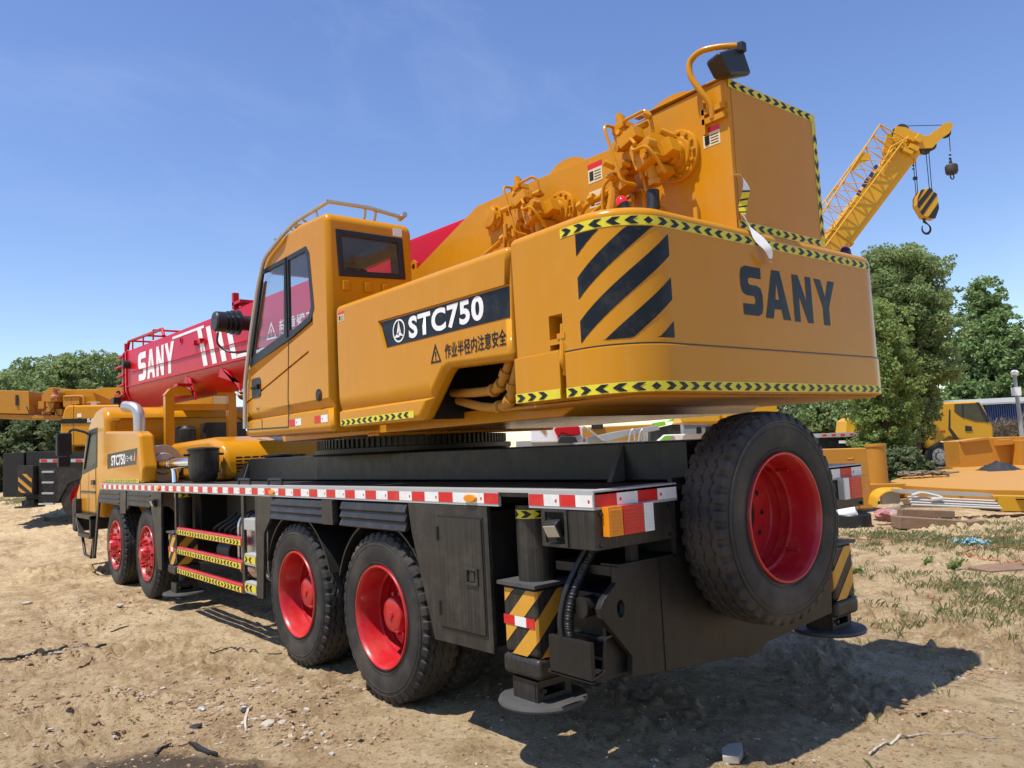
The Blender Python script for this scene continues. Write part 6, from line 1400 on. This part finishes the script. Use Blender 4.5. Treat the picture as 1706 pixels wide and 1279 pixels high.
for k,(v0,v1) in enumerate(((827,834),(831,838),(835,842),(839,845))):
    mb=MB(); mb.tube([f(1508,v0,-.1-.05*k),f(1655,v1,-.1-.05*k)],.020,10); mb.build('tube','tube',t)
mb=MB(); P=bez([f(1510,824,-.2),f(1530,820,-.15),f(1560,828,-.2),f(1540,831,-.25)],5); mb.tube(P,.03,6); mb.build('plastic_wrap','tube',t)
for nm,lab,pts,dz in (('timber_beam','weathered thick timber beam in front, largest of the stacked beams',[(1500,861),(1612,868),(1612,886),(1500,881)],(0,.35)),('timber_beam','thinner pale timber beam lying behind the thick one',[(1520,851),(1611,854),(1611,866),(1520,864)],(.36,.55)),('timber_block','short squared timber block at the right end of the beams',[(1613,870),(1640,866),(1640,884),(1615,885)],(0,.3))):
    t=place(nm,lab,'timber',sum(p[0] for p in pts)/4,882,13.7); f=frame(t,13.7); mb=MB(); slab(mb,f,pts,*dz); o=mb.build('beam','wood',t,bevel=.012)
t=place('cloth_bundle','faded pink and beige rags left of the timber beams','rags',1488,862,14.6); f=frame(t,14.6)
def lump(mb,c,r,seed,sq=.55,n=14):
    rng=np.random.RandomState(seed); o=len(mb.v)
    for i in range(n+1):
        for j in range(n*2):
            th=math.pi*i/n; ph=math.pi*j/n; k=1+.28*math.sin(3*ph+seed)*math.sin(2*th)+rng.uniform(-.1,.1); mb.v.append((c[0]+r*k*math.sin(th)*math.cos(ph),c[1]+r*k*math.sin(th)*math.sin(ph)*.8,c[2]+r*sq*k*math.cos(th)))
    for i in range(n):
        for j in range(n*2): j2=(j+1)%(2*n); mb.f.append((o+i*2*n+j,o+(i+1)*2*n+j,o+(i+1)*2*n+j2,o+i*2*n+j2)); mb.mi.append(0)
mb=MB(); lump(mb,f(1473,857),.16,1); mb.build('pink_rag','pink',t); mb=MB(); lump(mb,f(1493,859),.2,2,.5); lump(mb,f(1506,862),.13,3,.4); mb.build('beige_rag','cloth',t)
t=place('rubber_ring','black rubber ring lying on the ground right of the spare wheel','ring',1420,876,14.6); f=frame(t,14.6)
c=f(1419,866); mb=MB(); mb.lathe([(-.12,.30),(-.13,.335),(.10,.335),(.12,.32),(.12,.30),(-.12,.29)],c,(0,0,1),40); mb.build('ring','black_plain',t)
t=place('bucket','white plastic bucket tipped over inside the black ring','bucket',1415,866,14.65); f=frame(t,14.65)
c=f(1412,856); ax_=Vector((.75,-.35,.2)).normalized(); mb=MB(); mb.lathe([(-.16,0),(-.16,.115),(.14,.14),(.14,.155),(.16,.155),(.16,.135),(-.14,.108),(-.145,0)],c,ax_,28); mb.build('pail','white',t)
mb=MB(); P=[c+ax_*.15+Vector((0,0,0))+(Vector((.1,.2,.9)).normalized()*math.sin(a)+ax_*math.cos(a)*.4)*.17 for a in [k*math.pi/8 for k in range(9)]]; mb.tube(P,.006,6); mb.build('handle','black_plain',t)
# cords, net, boards
def cord(name,label,pts,r,mat,cat='hose'):
    P=[]; 
    for u,v in pts: p=at(u,v,'z',0); P.append((p.x,p.y,gz(p.x,p.y)+r*.8))
    P=bez(P,8); P=[(p[0],p[1],gz(p[0],p[1])+r*.8) for p in P]; mb=MB(); mb.tube(P,r,7); o=mb.build(name,mat); return tag(o,label,cat)
cord('hose','thin orange hose running straight across the grass',[(1400,899),(1470,903),(1530,901),(1600,897),(1706,893)],.008,'orange')
cord('hose','thin orange hose bent back on the bare ground at the right edge',[(1706,917),(1660,914),(1640,912),(1605,922),(1625,929),(1670,934),(1720,938)],.012,'orange')
t=place('net_strip','torn pale blue netting strip on the grass','netting',1620,912,11.3); base=Vector(t.location)
rng=np.random.RandomState(9); mb=MB()
for k in range(26):
    P=[]; u=1588+rng.uniform(0,45); 
    for i in range(5):
        q=at(u+i*rng.uniform(2,6),908+rng.uniform(-4,5),'z',0); l=inv@(Vector((q.x,q.y,gz(q.x,q.y)+rng.uniform(.01,.07)))-base); P.append(l)
    mb.tube(P,.009,4)
mb.build('strands','cyan',t)
def board(name,label,pts,th,mat,cat):
    Q=[at(u,v,'z',0) for u,v in pts]; c=sum(Q,Vector())/len(Q); t=MB(); z=max(gz(q.x,q.y) for q in Q)+.004
    t.prism([(q.x,q.y) for q in Q],'z',z-.01,z+th); o=t.build(name,mat,bevel=min(.004,th*.3)); return tag(o,label,cat)
board('board','flat brown board lying at the right edge near the orange hose',[(1612,947),(1640,942),(1706,938),(1730,942),(1706,950),(1650,954)],.02,'wood','board')
board('stone_block','flat grey stone in the shade at the bottom, under the tail',[(1203,1262),(1215,1254),(1236,1252),(1239,1266),(1232,1277),(1205,1276)],.03,'stone','stone')
# ---------------------------------------------------------------- litter near the camera
def strip(name,label,pts,w_,mat,cat,th=.006,lift=.012,tap=.3):
    P=bez([tuple(at(u,v,'z',0)) for u,v in pts],8); n=len(P); mb=MB(); V=[]
    for i,p in enumerate(P):
        t_=(P[min(i+1,n-1)]-P[max(i-1,0)]); t_.z=0; t_.normalize(); s=Vector((-t_.y,t_.x,0)); k=w_*(tap+(1-tap)*math.sin(math.pi*min(1,max(0,(i+.5)/n)))); z=gz(p.x,p.y)+lift*(1+.25*math.sin(i*.35))
        V.append([p+s*k+Vector((0,0,z-p.z)),p-s*k+Vector((0,0,z-p.z+.004)),p-s*k+Vector((0,0,z-p.z-th)),p+s*k+Vector((0,0,z-p.z-th-.004))])
    mb.v=[tuple(q) for v in V for q in v]
    for i in range(n-1):
        for j in range(4): mb.f.append((i*4+j,i*4+(j+1)%4,(i+1)*4+(j+1)%4,(i+1)*4+j)); mb.mi.append(0)
    mb.f+=[(3,2,1,0),(4*n-4,4*n-3,4*n-2,4*n-1)]; mb.mi+=[0,0]; return tag(mb.build(name,mat),label,cat)
strip('rubber_strip','long torn dark rubber strip reaching in from the left edge',[(-20,1102),(30,1096),(60,1090),(110,1090),(150,1078),(176,1068)],.035,'rubber','rubber strip',.02,.03)
strip('bark_strip','thin dark curved strip left of the front wheels, upper one',[(184,1046),(200,1042),(214,1039)],.012,'rubber','strip')
strip('wood_strip','curved pale sliver of wood above the oil stain, left',[(128,1118),(145,1110),(153,1102),(155,1096)],.012,'wood','wood strip')
strip('plastic_strip','thin crooked pale strip lying at the bottom right beside the shadow',[(1449,1263),(1465,1250),(1490,1238),(1515,1230),(1540,1227),(1600,1231),(1668,1234)],.010,'stone','plastic strip',.004,.01,.7)
strip('bark_strip','short dark strip under the rubber strip, nearest the camera at left',[(258,1262),(270,1248),(285,1238)],.012,'tarp','strip')
strip('plastic_strip','dark twisted scrap in front of the paler stones',[(315,1238),(330,1243),(350,1250),(362,1254)],.018,'tarp','scrap',.01,.02)
strip('wood_strip','thin stick by the drive wheel pointing at the tyre',[(350,1096),(375,1085),(386,1083),(420,1091),(470,1089)],.008,'bark','stick')
strip('plastic_strip','pale arched strip left of the pale stones',[(410,1212),(408,1195),(412,1182),(420,1173)],.010,'stone','strip',.004,.015)
def rock(label,u,v,r,seed,mat='stone',sq=.5):
    p=at(u,v,'z',0); mb=MB(); rng=np.random.RandomState(seed); bm=bmesh.new(); bmesh.ops.create_icosphere(bm,subdivisions=2,radius=1)
    n=rng.normal(size=(5,3)); 
    for vv in bm.verts:
        k=1.0
        for q in n:
            q_=q/np.linalg.norm(q); d=vv.co.dot(Vector(q_)); k=min(k,(.72/d) if d>.72 else 1)
        vv.co=vv.co*k*(1+rng.uniform(-.06,.06))
    me=bpy.data.meshes.new('stone'); bm.to_mesh(me); bm.free(); me.materials.append(M[mat]); o=bpy.data.objects.new('stone',me); COL.objects.link(o)
    o.location=(p.x,p.y,gz(p.x,p.y)+r*sq*.45); o.scale=(r*1.25,r*.9,r*sq); o.rotation_euler=(0,0,rng.uniform(0,6)); return tag(o,label,'stone')
for i,(lab,u,v,r,m) in enumerate((('pale flat stone with a dark red smear, left of a pair near the stain',446,1200,.055,'stone'),('smaller pale stone, right of the pair near the stain',470,1196,.036,'stone'),('small pale stone lying alone in front of the drive wheels',407,1072,.022,'stone'),('white pebble left of the drive wheels on bare sand',232,1070,.028,'white'),('dark lump beside the arched strip',408,1178,.035,'tarp'),('dark flat lump left of the dark twisted scrap',325,1204,.045,'tarp'),('grey clod in a heap of chips in the middle foreground',335,1170,.035,'grey'),('small grey stone between two stone heaps at left',272,1138,.022,'stone'),('brown clod right of the pale stones',512,1147,.025,'stone'),('pale stone on the far sand left of the front wheels',200,1012,.05,'stone'),('pale scrap stone farthest left on the sand',45,1003,.06,'stone'))): rock(lab,u,v,r,i,m)
p=at(1555,997,'z',0); o=rock('small red scrap on the grass at right',1552,998,.02,50,'lens_r'); o.name='scrap'; o['category']='scrap'
o=rock('red and white scrap beside the far outrigger foot',1445,964,.035,51,'lens_r',.3); o.name='scrap'; o['category']='scrap'
# chips, clods and gravel
def gravel():
    rng=np.random.RandomState(12); mb=MB(); A=[]
    heaps=[(330,1165,40,14,120),(430,1185,60,25,180),(230,1160,30,8,70),(280,1000,70,12,90),(60,1100,18,10,60),(530,1150,30,10,40),(1560,1190,40,8,60),(1620,1115,40,6,50),(120,1040,50,8,70),(180,1010,60,8,70),(420,1130,50,10,60),(60,1180,60,14,80),(150,1090,40,8,50),(480,1210,30,12,60),(620,1220,40,14,50),(250,1225,60,8,40)]
    for u,v,su,sv,n in heaps:
        for _ in range(n*2): A.append((u+rng.normal()*su,v+rng.normal()*sv,.004+.020*rng.uniform()**2.2))
    for _ in range(2600): A.append((rng.uniform(-30,1740),rng.uniform(930,1290),rng.uniform(.002,.010)))
    for _ in range(1500): A.append((rng.uniform(-30,560),rng.uniform(960,1290),.003+.013*rng.uniform()**2.5))
    for _ in range(300): A.append((rng.uniform(760,1500),rng.uniform(1110,1290),rng.uniform(.004,.016)))
    for u,v,r in A:
        p=at(u,max(905,v),'z',0); d=(Vector((p.x,p.y,0))-Vector((CAM.x,CAM.y,0))).length
        if d>30: continue
        z=gz(p.x,p.y); n=6; a0=rng.uniform(0,6.28); e=rng.uniform(.7,2.2); hh=r*rng.uniform(.25,.8); ca,sa=math.cos(a0),math.sin(a0); V=[]
        for zz,k in ((-.3*r,1),(hh*.6,rng.uniform(.75,1)),(hh,rng.uniform(.3,.6))):
            for j in range(n):
                t=j*6.283/n+zz*20; q=k*rng.uniform(.75,1.15); x=r*e*q*math.cos(t); y=r*q*math.sin(t); V.append((p.x+ca*x-sa*y,p.y+sa*x+ca*y,z+zz))
        mb.add(V,[(i*n+j,i*n+(j+1)%n,(i+1)*n+(j+1)%n,(i+1)*n+j) for i in range(2) for j in range(n)]+[tuple(2*n+j for j in range(n))],int(rng.choice([0,0,0,0,0,1,2])))
    o=mb.build('gravel',['clod','stone','wood'],smooth=False); o['kind']='stuff'
M['clod']=flat('dirt_clod',(.29,.19,.105),.95,0,.35)
gravel()
